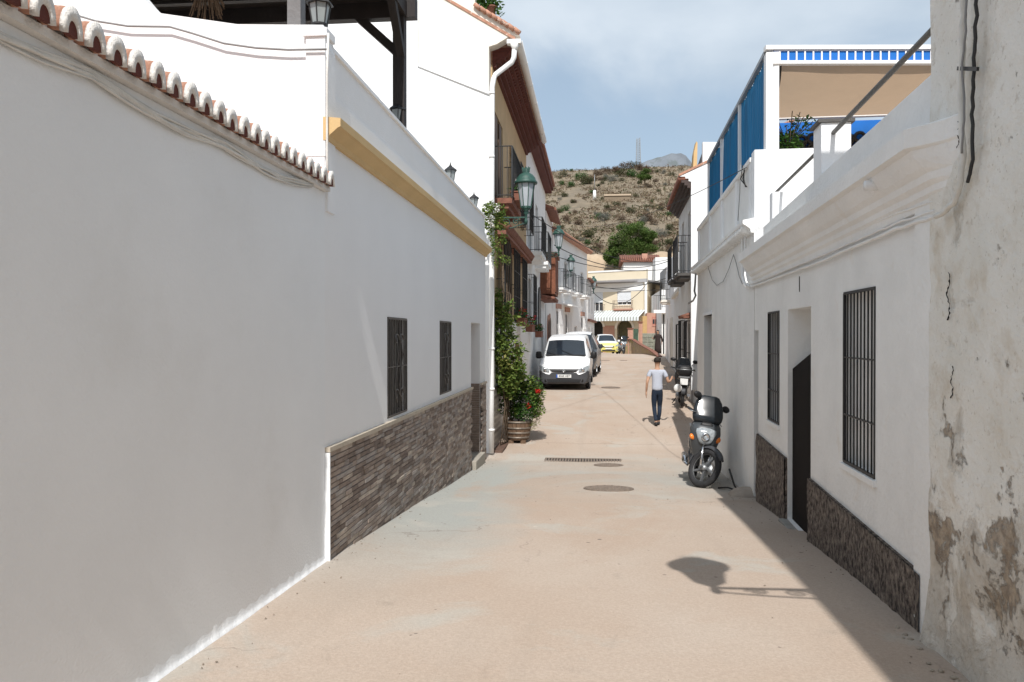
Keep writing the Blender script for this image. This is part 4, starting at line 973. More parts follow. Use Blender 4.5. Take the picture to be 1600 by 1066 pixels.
b = MB(); leaves(b, c+Vector((-.04, 0, .12)), (.22, .2, .24), 420, .075); leaves(b, c+Vector((.15, 0, .42)), (.25, .2, .15), 120, .07); put(b, 'leaves', LF_BR, t, fix=False)

# ------------------------------------------------------------------ right: house with tiled eaves and balconies
F3 = Fr(2.43, 0, RD[0], RD[1], -1)
SG0, SG1 = 24.9, 30.7; OB = .12
g = MB(); g.fb(FRt, SD0+.01, SG0-.02, -.85, -.6, -1.2, 3.4); tag(g.build('garden_wall', W_D), 'recessed white garden wall between the panelled house and the balconied house', 'wall')
h = thing('house', 'white two storey house with tiled eaves and two black balconies on the right', 'house', F3.pt(SG0, 0, -.8))
ho = [(25.7, 26.8, 3.7, 5.6), (28.3, 29.3, 3.7, 5.6), (25.6, 26.6, .1, 2.0), (27.8, 28.9, .2, 2.05)]
wm = MB(); wall(wm, F3, SG0+.2, SG1, -1.2, 6.15, ho, t=.3, o=OB); weld(put(wm, 'wall', W_D, h))
yn = F3.pt(SG0, 0, 0).y
g = MB(); g.extr([atY(u, v, yn) for u, v in ((1080, 610), (1080, 284), (1076, 283), (1076, 279), (1071, 279), (1071, 276), (1062, 276), (1098, 258), (1098, 222), (1128, 222), (1240, 222), (1240, 610))], (0, .2, 0)); put(g, 'side_wall', W_B, h)
g = MB()
for k in range(4): g.fb(F3, SG0+.01, SG1+.1, OB, OB+.09*(k+1), 6.05+.08*k, 6.05+.08*(k+1)-.003)
put(g, 'eaves', mat('grey_brown_eaves', (.075, .055, .05), .8, .2, 5), h)
g = MB()
for k in range(27):
    s = SG0+.08+k*.215; g.tube([F3.pt(s, OB+.02, 6.44), F3.pt(s, OB+.46, 6.40)], .08, 8)
put(g, 'eaves_tiles', TERRA, h)
g = MB(); g.extr([F3.pt(SG0-.03, OB+.44, 6.48), F3.pt(SG0-.03, OB+.44, 6.55), F3.pt(SG0-.03, OB-3, 6.55+3.44*.47), F3.pt(SG0-.03, OB-3, 6.48+3.44*.47)], F3.d*(SG1-SG0)); put(g, 'roof', TERRA2, h)
for q in ho: window_fill(h, F3, *q, .03, WINGL, WPNT)
for q in ho[2:]: grille(h, F3, q[0]-.05, q[1]+.05, q[2]-.05, q[3]+.08, OB+.14, IRON, 7, (.3, .7), .010, .13)
DSL = mat('dark_grey_slab', (.09, .085, .08), .85, .2, 5, .2, 30)
balcony(h, F3, 25.1, 27.0, .58, 3.55, 1.15, IRON, 10, DSL, 5, .09)
balcony(h, F3, 28.0, 29.8, .58, 3.55, 1.15, IRON, 10, DSL, 5, .09)
g = MB(); g.fb(F3, 25.3, 26.9, OB, OB+.26, 2.16, 2.22)
for k in range(8): g.tube([F3.pt(25.35+k*.21, OB, 2.30), F3.pt(25.35+k*.21, OB+.30, 2.20)], .06, 6)
put(g, 'window_hood', TERRA, h)
mb_ = MB(); mb_.fb(F3, 24.95, 25.5, OB+.001, OB+.014, -1, 1.9); put(mb_, 'door', mat('grey_blue_door', (.30, .31, .34), .6, .1, 4), h)
cable('cable', on(FRt, ((1087, 428), (1086, 445), (1085, 455), (1087, 462), (1083, 470), (1076, 474)), .14), .022, CABG, 'bent grey cable at the corner between the panelled and the balconied house')
t = MB(); t.extr([atY(u, v, 28) for u, v in ((1083, 262), (1084, 240), (1088, 221), (1090, 223), (1089, 262))], (0, .5, 0)); tag(t.build('chimney', YEL), 'narrow ochre chimney above the tiled eaves on the right', 'chimney')
t = MB(); t.extr([atY(u, v, 27.9) for u, v in ((1091, 258), (1098, 238), (1098, 258))], (0, .3, 0)); tag(t.build('satellite_panel', IRON), 'dark tilted panel on the roof beside the ochre chimney', 'panel')

# houses farther along on the right, bending away
p0 = F3.pt(SG1+.05, .02, 0); F4 = Fr(p0.x, p0.y, .06, 1, -1)
h = thing('house', 'low white house in the shade after the balconied house', 'house', p0)
ho = [(1.0, 1.9, .6, 2.0), (3.8, 4.7, -.5, 2.0)]
wm = MB(); wall(wm, F4, 0, 7, -.9, 3.3, ho, t=.25); weld(put(wm, 'wall', W_D, h))
g = MB(); g.fb(F4, 0, 7, -.1, .14, 3.3, 3.43); put(g, 'cornice', W_C, h)
grille(h, F4, .95, 1.95, .55, 2.05, .12, IRON, 6, (.5,), .010, .11); window_fill(h, F4, *ho[0]); window_fill(h, F4, *ho[1], .15, DOOR)
h = thing('house', 'bright white house with cream door surround at the far right bend', 'house', F4.pt(7.05, 0, 0))
ho = [(8.8, 9.9, -.2, 2.2), (12.6, 13.6, .9, 2.3), (16.4, 17.4, .2, 2.6), (12.6, 13.6, 3.7, 5.0)]
wm = MB(); wall(wm, F4, 7.05, 21.5, -.8, 5.5, ho, t=.25); weld(put(wm, 'wall', W_B, h))
g = MB(); g.fb(F4, 7.05, 7.3, -4, -.001, -.8, 5.5); put(g, 'side_wall', W_B, h)
for q in (ho[0], ho[2]): window_fill(h, F4, *q, .15, DOOR)
for q in (ho[1], ho[3]): window_fill(h, F4, *q, .12, WINGL, WPNT)
for a, b in ((8.5, 8.8), (9.9, 10.2)):
    g = MB(); g.fb(F4, a, b, .0, .08, -.6, 2.5); put(g, 'door_surround', W_C, h)
balcony(h, F4, 12.2, 14.0, .5, 3.5, 1.0, IRON, 7, W_C, 3, .1)
# ------------------------------------------------------------------ left: white houses beyond the ochre one
def arch_poly(fr, s0, s1, z0, z1, o, n=8):
    r = (s1-s0)/2; return [fr.pt(s0, o, z0), fr.pt(s1, o, z0)]+[fr.pt((s0+s1)/2+r*math.cos(math.pi*k/n), o, z1-r+r*math.sin(math.pi*k/n)) for k in range(n+1)]
h = thing('house', 'white house with brown eaves, black balcony and timber oriel behind the van', 'house', FL.pt(26.5, 0, -.3))
ho = [(27.4, 28.6, 4.55, 6.7), (30.8, 32.0, 4.6, 6.7), (34.4, 35.4, 4.6, 6.7), (27.3, 28.5, 1.9, 3.6), (30.6, 31.6, 1.7, 3.3), (34.2, 35.4, -.2, 2.0)]
wm = MB(); wall(wm, FL, 26.52, 37, -1.2, 8.3, ho, t=.25); wm.box(-6, -2.49, 26.52, 26.8, -1, 10.5); weld(put(wm, 'wall', W_D, h))
g = MB(); g.fb(FL, 26.5, 37, 0, .38, 8.3, 8.42); g.fb(FL, 26.5, 37, 0, .3, 8.18, 8.298); put(g, 'eaves', SOFF, h)
g = MB()
for k in range(48): g.tube([FL.pt(26.6+k*.215, .1, 8.62), FL.pt(26.6+k*.215, .44, 8.48)], .08, 6)
g.extr([FL.pt(26.45, .44, 8.48), FL.pt(26.45, .44, 8.56), FL.pt(26.45, -3, 10.1), FL.pt(26.45, -3, 10.0)], (0, 10.6, 0)); put(g, 'roof', TERRA, h)
for q in ho: window_fill(h, FL, *q, .15, WINGL)
grille(h, FL, 27.2, 28.6, 1.8, 3.7, .2, IRON, 8, (.35, .7), .01, .2)
g = MB(); g.extr(arch_poly(FL, 30.5, 31.7, 1.6, 3.5, .10), (.05, 0, 0)); put(g, 'arched_grille', IRON, h)
balcony(h, FL, 26.9, 29.2, .50, 4.45, 1.15, IRON, 16, W_D, 4, .14)
balcony(h, FL, 30.4, 32.6, .50, 4.45, 1.1, IRON, 14, W_D, 4, .14)
g = MB(); g.fb(FL, 33.4, 36.2, 0, .62, 3.35, 5.0); g.fb(FL, 33.3, 36.3, 0, .70, 5.0, 5.1)
for k in range(12): g.fb(FL, 33.45+k*.23, 33.60+k*.23, .62, .64, 3.45, 4.9)
put(g, 'timber_oriel', mat('red_brown_timber', (.20, .075, .04), .75, .35, 6, .3, 20), h)
g = MB(); g.fb(FL, 33.2, 36.4, 0, .5, 3.10, 3.2)
for k in range(14): g.tube([FL.pt(33.25+k*.23, .0, 3.28), FL.pt(33.25+k*.23, .62, 3.15)], .08, 6)
put(g, 'oriel_base', TERRA, h)
flowerbox(FL, 27.3, .34, 1.55, 1.1, 'terracotta flower box on the white house just above the van roof')
h = thing('house', 'white house with narrow tiled gable edge and arched brick red doorways', 'house', FL.pt(37, 0, 0))
ho = [(37.8, 38.8, 3.9, 5.6), (40.4, 41.6, 3.9, 5.6), (37.8, 38.7, -.2, 2.3), (40.4, 41.6, .8, 2.4)]
wm = MB(); wall(wm, FL, 37.02, 42, -1, 7.4, ho, t=.25, o=.04); wm.box(-6, -2.5, 37.02, 37.2, -1, 8.2); weld(put(wm, 'wall', W_E, h))
g = MB(); g.extr([FL.pt(36.98, .5, 7.4), FL.pt(36.98, .5, 7.52), FL.pt(36.98, -3, 8.8), FL.pt(36.98, -3, 8.68)], (0, 5, 0)); put(g, 'roof', TERRA, h)
for q in ho[:2]+ho[3:]: window_fill(h, FL, *q, .1, WINGL, WPNT)
for a, b, z0, z1 in ((37.6, 38.9, -.3, 2.6), (39.2, 40.0, .9, 2.7)):
    g = MB(); g.extr(arch_poly(FL, a, b, z0, z1, .045), (.05, 0, 0)); put(g, 'brick_arch', BRICKM, h)
    g = MB(); g.extr(arch_poly(FL, a+.18, b-.18, z0, z1-.2, .10), (.01, 0, 0)); put(g, 'arched_door', DOOR, h)
balcony(h, FL, 37.6, 39.2, .45, 3.85, 1.05, IRON, 9, W_E, 3, .12)
p6 = Vector((-2.2, 42.05, 0)); F6 = Fr(p6.x, p6.y, 1.75, 12.0, 1)
h = thing('house', 'tall white house with sloping tiled edge where the street bends', 'house', p6)
ho = [(1.2, 2.2, 4.3, 5.8), (3.6, 4.6, 4.3, 5.8), (6.2, 7.2, 4.3, 5.8), (1.2, 2.4, 1.5, 3.0), (3.9, 5.1, 1.3, 2.9), (7.0, 8.0, .0, 2.2), (9.5, 10.7, 1.3, 2.8), (9.4, 10.4, 4.3, 5.7)]
wm = MB(); wall(wm, F6, 0, 12, -1, 7.1, ho, t=.25); weld(put(wm, 'wall', W_E, h))
g = MB(); g.fb(F6, .0, .2, -4, -.0, 3, 7.6); put(g, 'side_wall', W_E, h)
g = MB(); g.fb(F6, -.05, 12.1, -.3, .32, 7.1, 7.2)
for k in range(56): g.tube([F6.pt(.1+k*.215, -.1, 7.34), F6.pt(.1+k*.215, .42, 7.2)], .07, 6)
put(g, 'roof_edge', TERRA2, h)
g = MB(); g.fb(F6, .6, 1.1, -1.6, -1.1, 7.1, 8.2); g.fb(F6, .55, 1.15, -1.65, -1.05, 8.2, 8.3); put(g, 'chimney', W_E, h)
for q in ho: window_fill(h, F6, *q, .1, WINGL, WPNT)
for q in ho[3:5]+ho[6:7]:
    grille(h, F6, q[0]-.05, q[1]+.05, q[2]-.1, q[3]+.05, .14, WPNT, 6, (.5,), .010, .12)
    g = MB(); g.fb(F6, q[0]-.15, q[1]+.15, 0, .05, q[3]+.08, q[3]+.35); put(g, 'brick_lintel', BRICKM, h)
    g = MB(); g.fb(F6, q[0]-.12, q[1]+.12, 0, .05, q[2]-1.1, q[2]-.15); put(g, 'brick_panel', BRICKM, h)
for a in (.9, 3.2, 5.9, 9.1): balcony(h, F6, a, a+1.7, .45, 4.2, 1.0, IRON, 7, W_E, 3, .12)
g = MB(); g.extr([F6.pt(2.8, 0, 3.35), F6.pt(6.5, 0, 3.35), F6.pt(6.5, .6, 3.25), F6.pt(2.8, .6, 3.25)], (0, 0, .09)); put(g, 'awning', W_E, h)
p7 = F6.pt(12.1, 0, 0); F7 = Fr(p7.x, p7.y, .35, 6.0, 1)
h = thing('house', 'low white house with brick red plinth at the end of the left row', 'house', p7)
wm = MB(); wall(wm, F7, 0, 8, -1, 5.4, [(1.2, 2.1, 3.2, 4.4), (4.4, 5.4, 3.2, 4.4), (1.2, 2.1, .9, 2.2), (4.6, 5.6, .1, 2.2)], t=.25, o=.02); weld(put(wm, 'wall', W_E, h))
for q in ((1.2, 2.1, 3.2, 4.4), (4.4, 5.4, 3.2, 4.4), (1.2, 2.1, .9, 2.2), (4.6, 5.6, .1, 2.2)): window_fill(h, F7, *q, .1, WINGL, WPNT)
g = MB(); g.fb(F7, 0, 8, .02, .2, 2.6, 2.75); g.fb(F7, 0, 8, .02, .25, 5.4, 5.52); put(g, 'cornice', TERRA, h)
g = MB(); g.fb(F7, 0, 4.5, .02, .06, -.5, .8); put(g, 'plinth', BRICKM, h)

# ------------------------------------------------------------------ yellow building closing the street
A = atY(919, 550, 76); B = atY(1010, 550, 73); FY = Fr(A.x, A.y, B.x-A.x, B.y-A.y, 1); LY = (Vector((B.x-A.x, B.y-A.y, 0))).length
yb = thing('apartment_house', 'pale yellow two storey building with striped awning closing the end of the street', 'building', (A.x, A.y, 0))
def yh(u, v, o=0): return FY.hit(u, v, o)
def rect(u0, v0, u1, v1, o=0):
    a = yh(u0, v1, o); b = yh(u1, v0, o); return (a[0], b[0], a[1], b[1])
z_top = yh(960, 423)[1]; H1 = rect(922, 456, 942, 487); H2 = rect(964, 455, 986, 477)
AR1 = rect(925, 501, 942, 522); AR2 = rect(964, 500, 988, 522)
wm = MB(); wall(wm, FY, 0, LY, -1.5, z_top, [H1, H2, (AR1[0], AR1[1], -.5, AR1[3]), (AR2[0], AR2[1], .3, AR2[3])], t=.3); weld(put(wm, 'wall', CRM, yb))
z43 = yh(960, 440)[1]
g = MB(); g.fb(FY, -.1, LY+.1, 0, .22, z43-.18, z43+.12); put(g, 'cornice', mat('grey_cornice', (.36, .36, .37), .85, .1, 4), yb)
g = MB(); g.fb(FY, 0, LY, 0, .02, z43-.95, z43-.19); g.fb(FY, -.0, LY, 0, .05, z_top-.1, z_top+.05); put(g, 'white_band', W_E, yb)
FZ = Fr(B.x, B.y, 2.3, 9.5, 1)
wm = MB(); wall(wm, FZ, .0, 9.5, -1.5, z43-.1, [(2.5, 3.5, 3.2, 4.6), (6, 7, 3.2, 4.6)], t=.25); weld(put(wm, 'side_wall', mat('sandy_side_paint', (.52, .43, .30), .9, .1, 2), yb))
for q in ((2.5, 3.5, 3.2, 4.6), (6, 7, 3.2, 4.6)): window_fill(yb, FZ, *q, .1, WINGL, WPNT)
g = MB(); g.fb(FZ, .0, 9.5, -6, -.26, z43-.1, z43+.05); g.fb(FY, 0, LY, -8, -.31, z43-.1, z43+.04); put(g, 'roof_deck', mat('grey_roof', (.25, .24, .24), .9, .1, 3), yb)
for q, zs in ((H1, .46), (H2, .22)):
    window_fill(yb, FY, *q, .18, WINGL)
    zm = q[2]+(q[3]-q[2])*zs; g = MB(); 
    for k in range(9):
        z = zm+(q[3]-.04-zm)*k/9; g.fb(FY, q[0]+.02, q[1]-.02, -.10, -.06, z, z+(q[3]-.04-zm)/9-.012)
    put(g, 'roller_shutter', SHUT, yb)
    g = MB()
    for k in range(4): g.fb(FY, q[0]+(q[1]-q[0]-.06)*k/3, q[0]+(q[1]-q[0]-.06)*k/3+.06, -.17, -.13, q[2], zm)
    g.fb(FY, q[0]+.07, q[1]-.07, -.17, -.14, q[2], q[2]+.06); put(g, 'window_frame', WPNT, yb)
    r_ = balcony(yb, FY, q[0]-.22, q[1]+.22, .4, q[2]-.35 if zs < .3 else q[2]-.12, .75, mat('brown_iron', (.16, .10, .07), .6, .2, 8), 11, BRICKM, 3, .10)
def archw(q, dark):
    n = 14; r = (q[1]-q[0])/2; cx = (q[0]+q[1])/2; cz = q[3]-r; g = MB()
    for sgn in (0, 1):   # spandrels that turn the rectangular opening into an arch
        pts = [FY.pt(q[sgn], -.001, q[3]+.001)]
        for k in range(n//2+1):
            a = math.pi/2+(math.pi/2)*(k/(n//2))*(1 if sgn == 0 else -1); pts.append(FY.pt(cx+r*math.cos(a), -.001, cz+r*math.sin(a)))
        g.extr(pts, FY.n*-.28)
    put(g, 'arch_spandrel', CRM, yb)
    g = MB(); g.fb(FY, q[0], q[1], -.29, -.26, -.5, q[3]); put(g, 'arch_opening', dark, yb)
    g = MB(); rr = []
    for k in range(n+1):
        a = math.pi*k/n; rr.append([FY.pt(cx+(r+d)*math.cos(a), o, cz+(r+d)*math.sin(a)) for d, o in ((0, 0), (0, .05), (.22, .05), (.22, 0))])
    g.loft(rr, smooth=False); put(g, 'arch_surround', W_C, yb)
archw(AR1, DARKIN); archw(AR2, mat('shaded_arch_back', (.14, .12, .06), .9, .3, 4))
grille(yb, FY, AR2[0]+.1, AR2[1]-.1, .2, AR2[3]-.15, -.1, IRON, 9, (.4,), .012)
g = MB(); g.fb(FY, AR1[1]+.05, AR2[0]-.25, 0, .03, -.5, yh(950, 509)[1]); put(g, 'salmon_panel', mat('salmon_paint', (.48, .27, .20), .9, .1, 4), yb)
g = MB(); g.fb(FY, AR1[1]+.3, AR2[1]+.5, 0, .05, -.5, .9); put(g, 'ochre_plinth', mat('mustard_paint', (.42, .33, .10), .9, .15, 4), yb)
aw = thing('awning', 'long white and grey striped awning over the arches of the yellow building', 'awning', FY.pt(2, .5, 2))
za1 = yh(930, 493)[1]; zs0 = yh(930, 490)[1]; n = 40; sA = .0; sBb = LY-.1
for par in (0, 1):
    g = MB()
    for k in range(n):
        if k % 2 != par: continue
        a = sA+(sBb-sA)*k/n; b = sA+(sBb-sA)*(k+1)/n
        g.add([FY.pt(a, .06, zs0+.25), FY.pt(b, .06, zs0+.25), FY.pt(b, 1.35, zs0-.42), FY.pt(a, 1.35, zs0-.42), FY.pt(b, 1.36, zs0-.75), FY.pt(a, 1.36, zs0-.75)], [(0, 1, 2, 3), (3, 2, 4, 5)])
        g.add([FY.pt(a, .06, zs0+.235), FY.pt(b, .06, zs0+.235), FY.pt(b, 1.35, zs0-.435), FY.pt(a, 1.35, zs0-.435)], [(3, 2, 1, 0)])
    put(g, 'stripes', SHUT if par else mat('grey_awning_stripe', (.36, .39, .36), .85, .1, 3), aw, fix=False)
g = MB(); x = atY(1009, 500, B.y-.15); g.tube([(x.x, x.y, -.6), (x.x, x.y, z43-.2)], .11, 10); put(g, 'corner_downpipe', PVC, yb)
# salmon brick piers, green panel, ramp wall, stone wall
def pier(u0, u1, v0, Y, m, name, label, catg, d=.4, zb=-.4):
    a = atY(u0, v0, Y); b = atY(u1, v0, Y); t = thing(name, label, catg, (a.x, Y, 0)); n = max(2, int((a.z-zb)/.11)); w = b.x-a.x
    nb = max(1, int(w/.30)); k2 = 0
    me = MB(); me.box(-w/nb/2+.006, w/nb/2-.006, -d/2, d/2, .006, (a.z-zb)/n-.004)
    o0 = me.build('brick', m, t)
    for r_ in range(n):
        for c in range(nb):
            q = o0 if (r_ == 0 and c == 0) else dupm(o0, t)
            q.location = Vector((a.x+w*(c+.5)/nb, Y+d/2+((r_ % 2)-.5)*.01, zb+(a.z-zb)*r_/n))-Vector(t.location)
    g = MB(); g.box(a.x-.06, b.x+.06, Y-.08, Y+d+.06, a.z+.002, a.z+.07); put(g, 'cap', TERRA, t); g = MB(); g.box(a.x+.01, b.x-.01, Y+.02, Y+d-.02, zb, a.z); put(g, 'core', STONEY, t)
pier(981, 989, 514, 66, BRICKM, 'brick_pier', 'salmon brick pier left of the dark green panel', 'pier')
pier(998, 1004, 504, 66, BRICKM, 'brick_pier', 'taller salmon brick pier right of the dark green panel', 'pier')
g = MB(); a = atY(989, 514, 66.2); b = atY(998, 514, 66.2); g.box(a.x+.05, b.x-.05, 66.1, 66.2, -.3, a.z); tag(g.build('gate_panel', mat('dark_green_panel', (.05, .09, .06), .7, .3, 4)), 'dark green panel between two salmon brick piers', 'gate')
rw = thing('ramp_wall', 'low stone wall with salmon brick coping stepping down beside the ramp', 'wall', atY(1000, 553, 60))
tops = [atY(970, 531, 67), atY(989, 531, 65.5), atY(1003, 540, 61), atY(1018, 548, 57), atY(1031, 558, 53)]
g = MB()
for a, b in zip(tops, tops[1:]):
    g.add([(a.x, a.y, -.5), (b.x, b.y, -.5), (b.x, b.y, b.z), (a.x, a.y, a.z), (a.x+.15, a.y+.25, -.5), (b.x+.15, b.y+.25, -.5), (b.x+.15, b.y+.25, b.z), (a.x+.15, a.y+.25, a.z)], [(0, 1, 2, 3), (7, 6, 5, 4), (3, 2, 6, 7), (0, 3, 7, 4), (1, 5, 6, 2)])
put(g, 'wall', mat('mottled_ramp_stone', (.44, .33, .22), .9, .3, 3.5, .5, 12, spots=((.42, .36, .12), 2., .56, .1)), rw)
for a, b in zip(tops, tops[1:]):
    g = MB(); g.bar(a+Vector((0, .1, .03)), b+Vector((0, .1, .03)), .32, .06); put(g, 'coping', TERRA, rw)
sw2 = thing('stone_wall', 'grey green rubble stone wall below the salmon panel building', 'wall', atY(1015, 550, 66.8))
a = atY(1003, 521, 67); b = atY(1038, 521, 67); g = MB(); g.box(a.x, b.x, 67, 67.3, -.5, a.z); put(g, 'mortar', mat('pale_mortar', (.38, .37, .32), .95, .2, 4), sw2)
for r_ in range(6):
    x = a.x+.02
    while x < b.x-.1:
        w = random.uniform(.25, .5); hgt = (a.z+.4)/6; g = MB(); z = -.4+r_*hgt; g.box(x, min(x+w-.03, b.x), 67-random.uniform(.03, .07), 66.999, z+.012, z+hgt-.018)
        put(g, 'stone', mat('grey_green_stone', (.26, .27, .22), .9, .35, 2.5, .4, 12), sw2, bevel=.02); x += w
ps = thing('building', 'small salmon fronted building with an ochre band above the stone wall', 'building', atY(1011, 521, 67.4))
a = atY(1011, 489, 67.4); b = atY(1034, 521, 67.4); g = MB(); g.box(a.x, b.x, 67.35, 70, b.z+.001, a.z); put(g, 'wall', mat('salmon_paint', (.48, .27, .20)), ps)
g = MB(); c1 = atY(1004, 494, 67.4); g.box(c1.x, a.x-.002, 67.38, 70, b.z, c1.z); put(g, 'ochre_wall', mat('bright_ochre', (.50, .33, .15), .9, .1, 4), ps)
g = MB(); c1 = atY(1019, 495, 67.3); c2 = atY(1031, 510, 67.3); g.box(c1.x, c2.x, 67.30, 67.348, c2.z, c1.z); put(g, 'notice_board', mat('faded_red_board', (.45, .20, .15), .8, .2, 9, spots=((.6, .4, .35), 6, .55, .1)), ps)
g = MB()
for k in range(3): c1 = atY(1020+k*4, 499, 67.2); c2 = atY(1023+k*4, 506, 67.2); g.box(c1.x, c2.x, 67.28, 67.298, c2.z, c1.z)
put(g, 'dark_pane', WINGL, ps)
h = thing('house', 'grey and white house with a long white balcony at the far right corner', 'house', atY(1035, 500, 63))
a = atY(1021, 408, 70); b = atY(1046, 555, 70)
g = MB(); g.box(atY(1034, 500, 62).x, 12, 62, 75, -.6, atY(1034, 452, 62).z); put(g, 'wall', W_D, h)
g = MB(); g.box(a.x+1.2, 14, 71, 78, 3, atY(1030, 417, 71).z); put(g, 'upper_wall', mat('pale_grey_paint', (.34, .33, .33), .9, .1, 2), h)
c1 = atY(1021, 485, 61.6); g = MB(); g.box(c1.x, c1.x+2, 61.3, 61.99, c1.z-.22, c1.z+.02); put(g, 'balcony_slab', W_E, h)
g = MB()
for k in range(12): x = c1.x+.02+k*.16; g.bar((x, 61.32, c1.z+.02), (x, 61.32, c1.z+1.1), .022)
g.bar((c1.x, 61.32, c1.z+1.1), (c1.x+2, 61.32, c1.z+1.1), .04); put(g, 'balcony_rail', IRON, h)
g = MB(); g.box(c1.x+.75, c1.x+.85, 61.9, 61.98, -.3, c1.z-.3); put(g, 'drain_pipe', IRON, h)
# white houses behind, with red roof
h = thing('house', 'white house with a red tiled roof rising behind the yellow building', 'house', atY(1000, 425, 88))
a = atY(974, 410, 88); b = atY(1026, 430, 88); g = MB(); g.box(a.x, b.x, 88, 96, 2, a.z); put(g, 'wall', W_E, h)
g = MB(); zt2 = atY(1000, 402, 91).z; g.extr([(a.x-.3, 87.7, a.z), (a.x-.3, 91.5, zt2+.3), (a.x-.3, 96, a.z)], (b.x-a.x+.8, 0, 0)); put(g, 'roof', TERRA, h)
g = MB()
for k in range(18): g.tube([(a.x-.2+k*.23, 87.6, a.z+.06), (a.x-.2+k*.23, 90, zt2+.12)], .08, 6)
put(g, 'roof_tiles', TERRA, h); g = MB(); c = atY(1007, 404, 89); g.box(c.x-.3, c.x+.3, 88.6, 89.1, a.z, c.z+.5); put(g, 'chimney', BRICKM, h)
h = thing('house', 'flat white house front at right behind the yellow building', 'house', atY(1040, 410, 84))
a = atY(1024, 411, 84); b = atY(1062, 440, 84); g = MB(); g.box(a.x, b.x, 84, 90, 1, atY(1040, 402, 84).z); put(g, 'wall', W_E, h)

# ------------------------------------------------------------------ hill, mountain, vegetation
HP = [(82, -1.5), (88, 2), (95, 5.5), (104, 10.2), (112, 12.6), (122, 15.2), (150, 23.5), (200, 38.5), (248, 52.6), (262, 54), (300, 48), (420, 30), (700, -5)]
def hz(x, y):
    z = HP[-1][1]
    for (a, b), (c, d) in zip(HP, HP[1:]):
        if y <= c: z = b+(d-b)*max(0, (y-a))/(c-a); break
    k = max(0, min(1, (y-100)/80)); X0 = x*250/max(y, 120)
    z += k*max(-6, min(.6, .6-((X0-16)/42)**2*1.6))
    z += k*1.3*noise.fractal(Vector((x*.018, y*.018, 3)), 1, 2, 5)+.5*min(1, max(0, (y-90)/20))*noise.fractal(Vector((x*.12, y*.12, 5)), 1, 2, 4)
    return z
mb = MB(); vs = []; XS = [-220+i*10 for i in range(16)]+[-60+i*1.5 for i in range(94)]+[82+i*10 for i in range(14)]; YS = [82+i*1.6 for i in range(130)]+[292+i*20 for i in range(21)]
for y in YS:
    for x in XS: vs.append((x, y, hz(x, y)))
nx = len(XS); mb.add(vs, [(j*nx+i, j*nx+i+1, (j+1)*nx+i+1, (j+1)*nx+i) for j in range(len(YS)-1) for i in range(nx-1)], True)
HILL = mat('dry_hillside', (.20, .158, .11), .95, .3, .12, .9, .6, col2=(.15, .125, .09), spots=((.235, .185, .13), .5, .53, .12))
o = mb.build('hill', HILL, fix=False); o['kind'] = 'structure'
rt = MB(); vs = []
for i in range(60):
    x = -2+i*.25; n1 = noise.fractal(Vector((x*.4, 1, 1)), 1, 2, 4)
    for j, (y, z) in enumerate(((99.5, 6), (100.2, 9.2), (100.6, 11.2+n1*.5), (101.5, 11.9+n1*.5), (106, 12.0))): vs.append((x, y+noise.noise(Vector((x*.9, j*2, 3)))*.5, z))
rt.add(vs, [(i*5+j, i*5+j+1, (i+1)*5+j+1, (i+1)*5+j) for i in range(59) for j in range(4)], True)
o = rt.build('earth_bank', mat('pale_earth_bank', (.44, .34, .24), .95, .25, .6, .8, 2.5), fix=False); o['kind'] = 'structure'
mt = MB(); vs = []; MX = [-260+i*8 for i in range(110)]; MY = [1250+i*12 for i in range(40)]
def mz(x, y):
    u = 928+x/1400*1250; P = [(-400, 40), (600, 90), (880, 180), (940, 280), (958, 291), (975, 300), (998, 309), (1020, 316), (1040, 325), (1060, 326), (1069, 320), (1080, 300), (1100, 285), (1200, 240), (1500, 90), (2600, 0)]
    z = 0
    for (a, b), (c, d) in zip(P, P[1:]):
        if u <= c: z = b+(d-b)*max(0, u-a)/(c-a); break
    k = max(0, 1-abs(y-1400)/175); r = noise.ridged_multi_fractal(Vector((x*.014, y*.014, 2)), 1, 2.1, 6, 1, 2)
    return z*k**.8+(r-1)*12*(1-.7*k**8)*min(1, k*3)-4
for y in MY:
    for x in MX: vs.append((x, y, mz(x, y)))
n_ = len(MX); mt.add(vs, [(j*n_+i, j*n_+i+1, (j+1)*n_+i+1, (j+1)*n_+i) for j in range(len(MY)-1) for i in range(n_-1)], False)
o = mt.build('mountain', mat('hazed_limestone', (.165, .185, .21), .95, .25, .03, .6, .12, spots=((.125, .145, .15), .05, .5, .1)), fix=False); o['kind'] = 'structure'  # blue-grey fade of distance haze is put into the rock colour
def hillpoint(u, v):
    d = pray(u, v); t = 95
    while t < 420:
        p = CAM+d*t
        if p.z < hz(p.x, p.y): return Vector((p.x, p.y, hz(p.x, p.y)))
        t += .5
    return None
SHR = {}
def shrub_mesh(kind, seed):
    k = (kind, seed)
    if k in SHR: return SHR[k]
    random.seed(seed*17+5); mb = MB(); m = {'g': LF_DARK, 'o': LF_OLIVE, 'b': LF_BROWN, 'w': LF_GREY, 'y': LF_YEL}[kind]
    for q in range(7):
        a = random.uniform(0, 6.28); r = random.uniform(0, .6); leaves(mb, (r*math.cos(a), r*math.sin(a), random.uniform(.25, .6)), (random.uniform(.3, .5), random.uniform(.3, .5), random.uniform(.25, .42)), 130, .12 if kind != 'w' else .16, .55 if kind != 'w' else .2, hollow=.2)
    me = bpy.data.meshes.new('shrub'); me.from_pydata([tuple(v) for v in mb.v], [], mb.f); me.materials.append(m); SHR[k] = me; return me
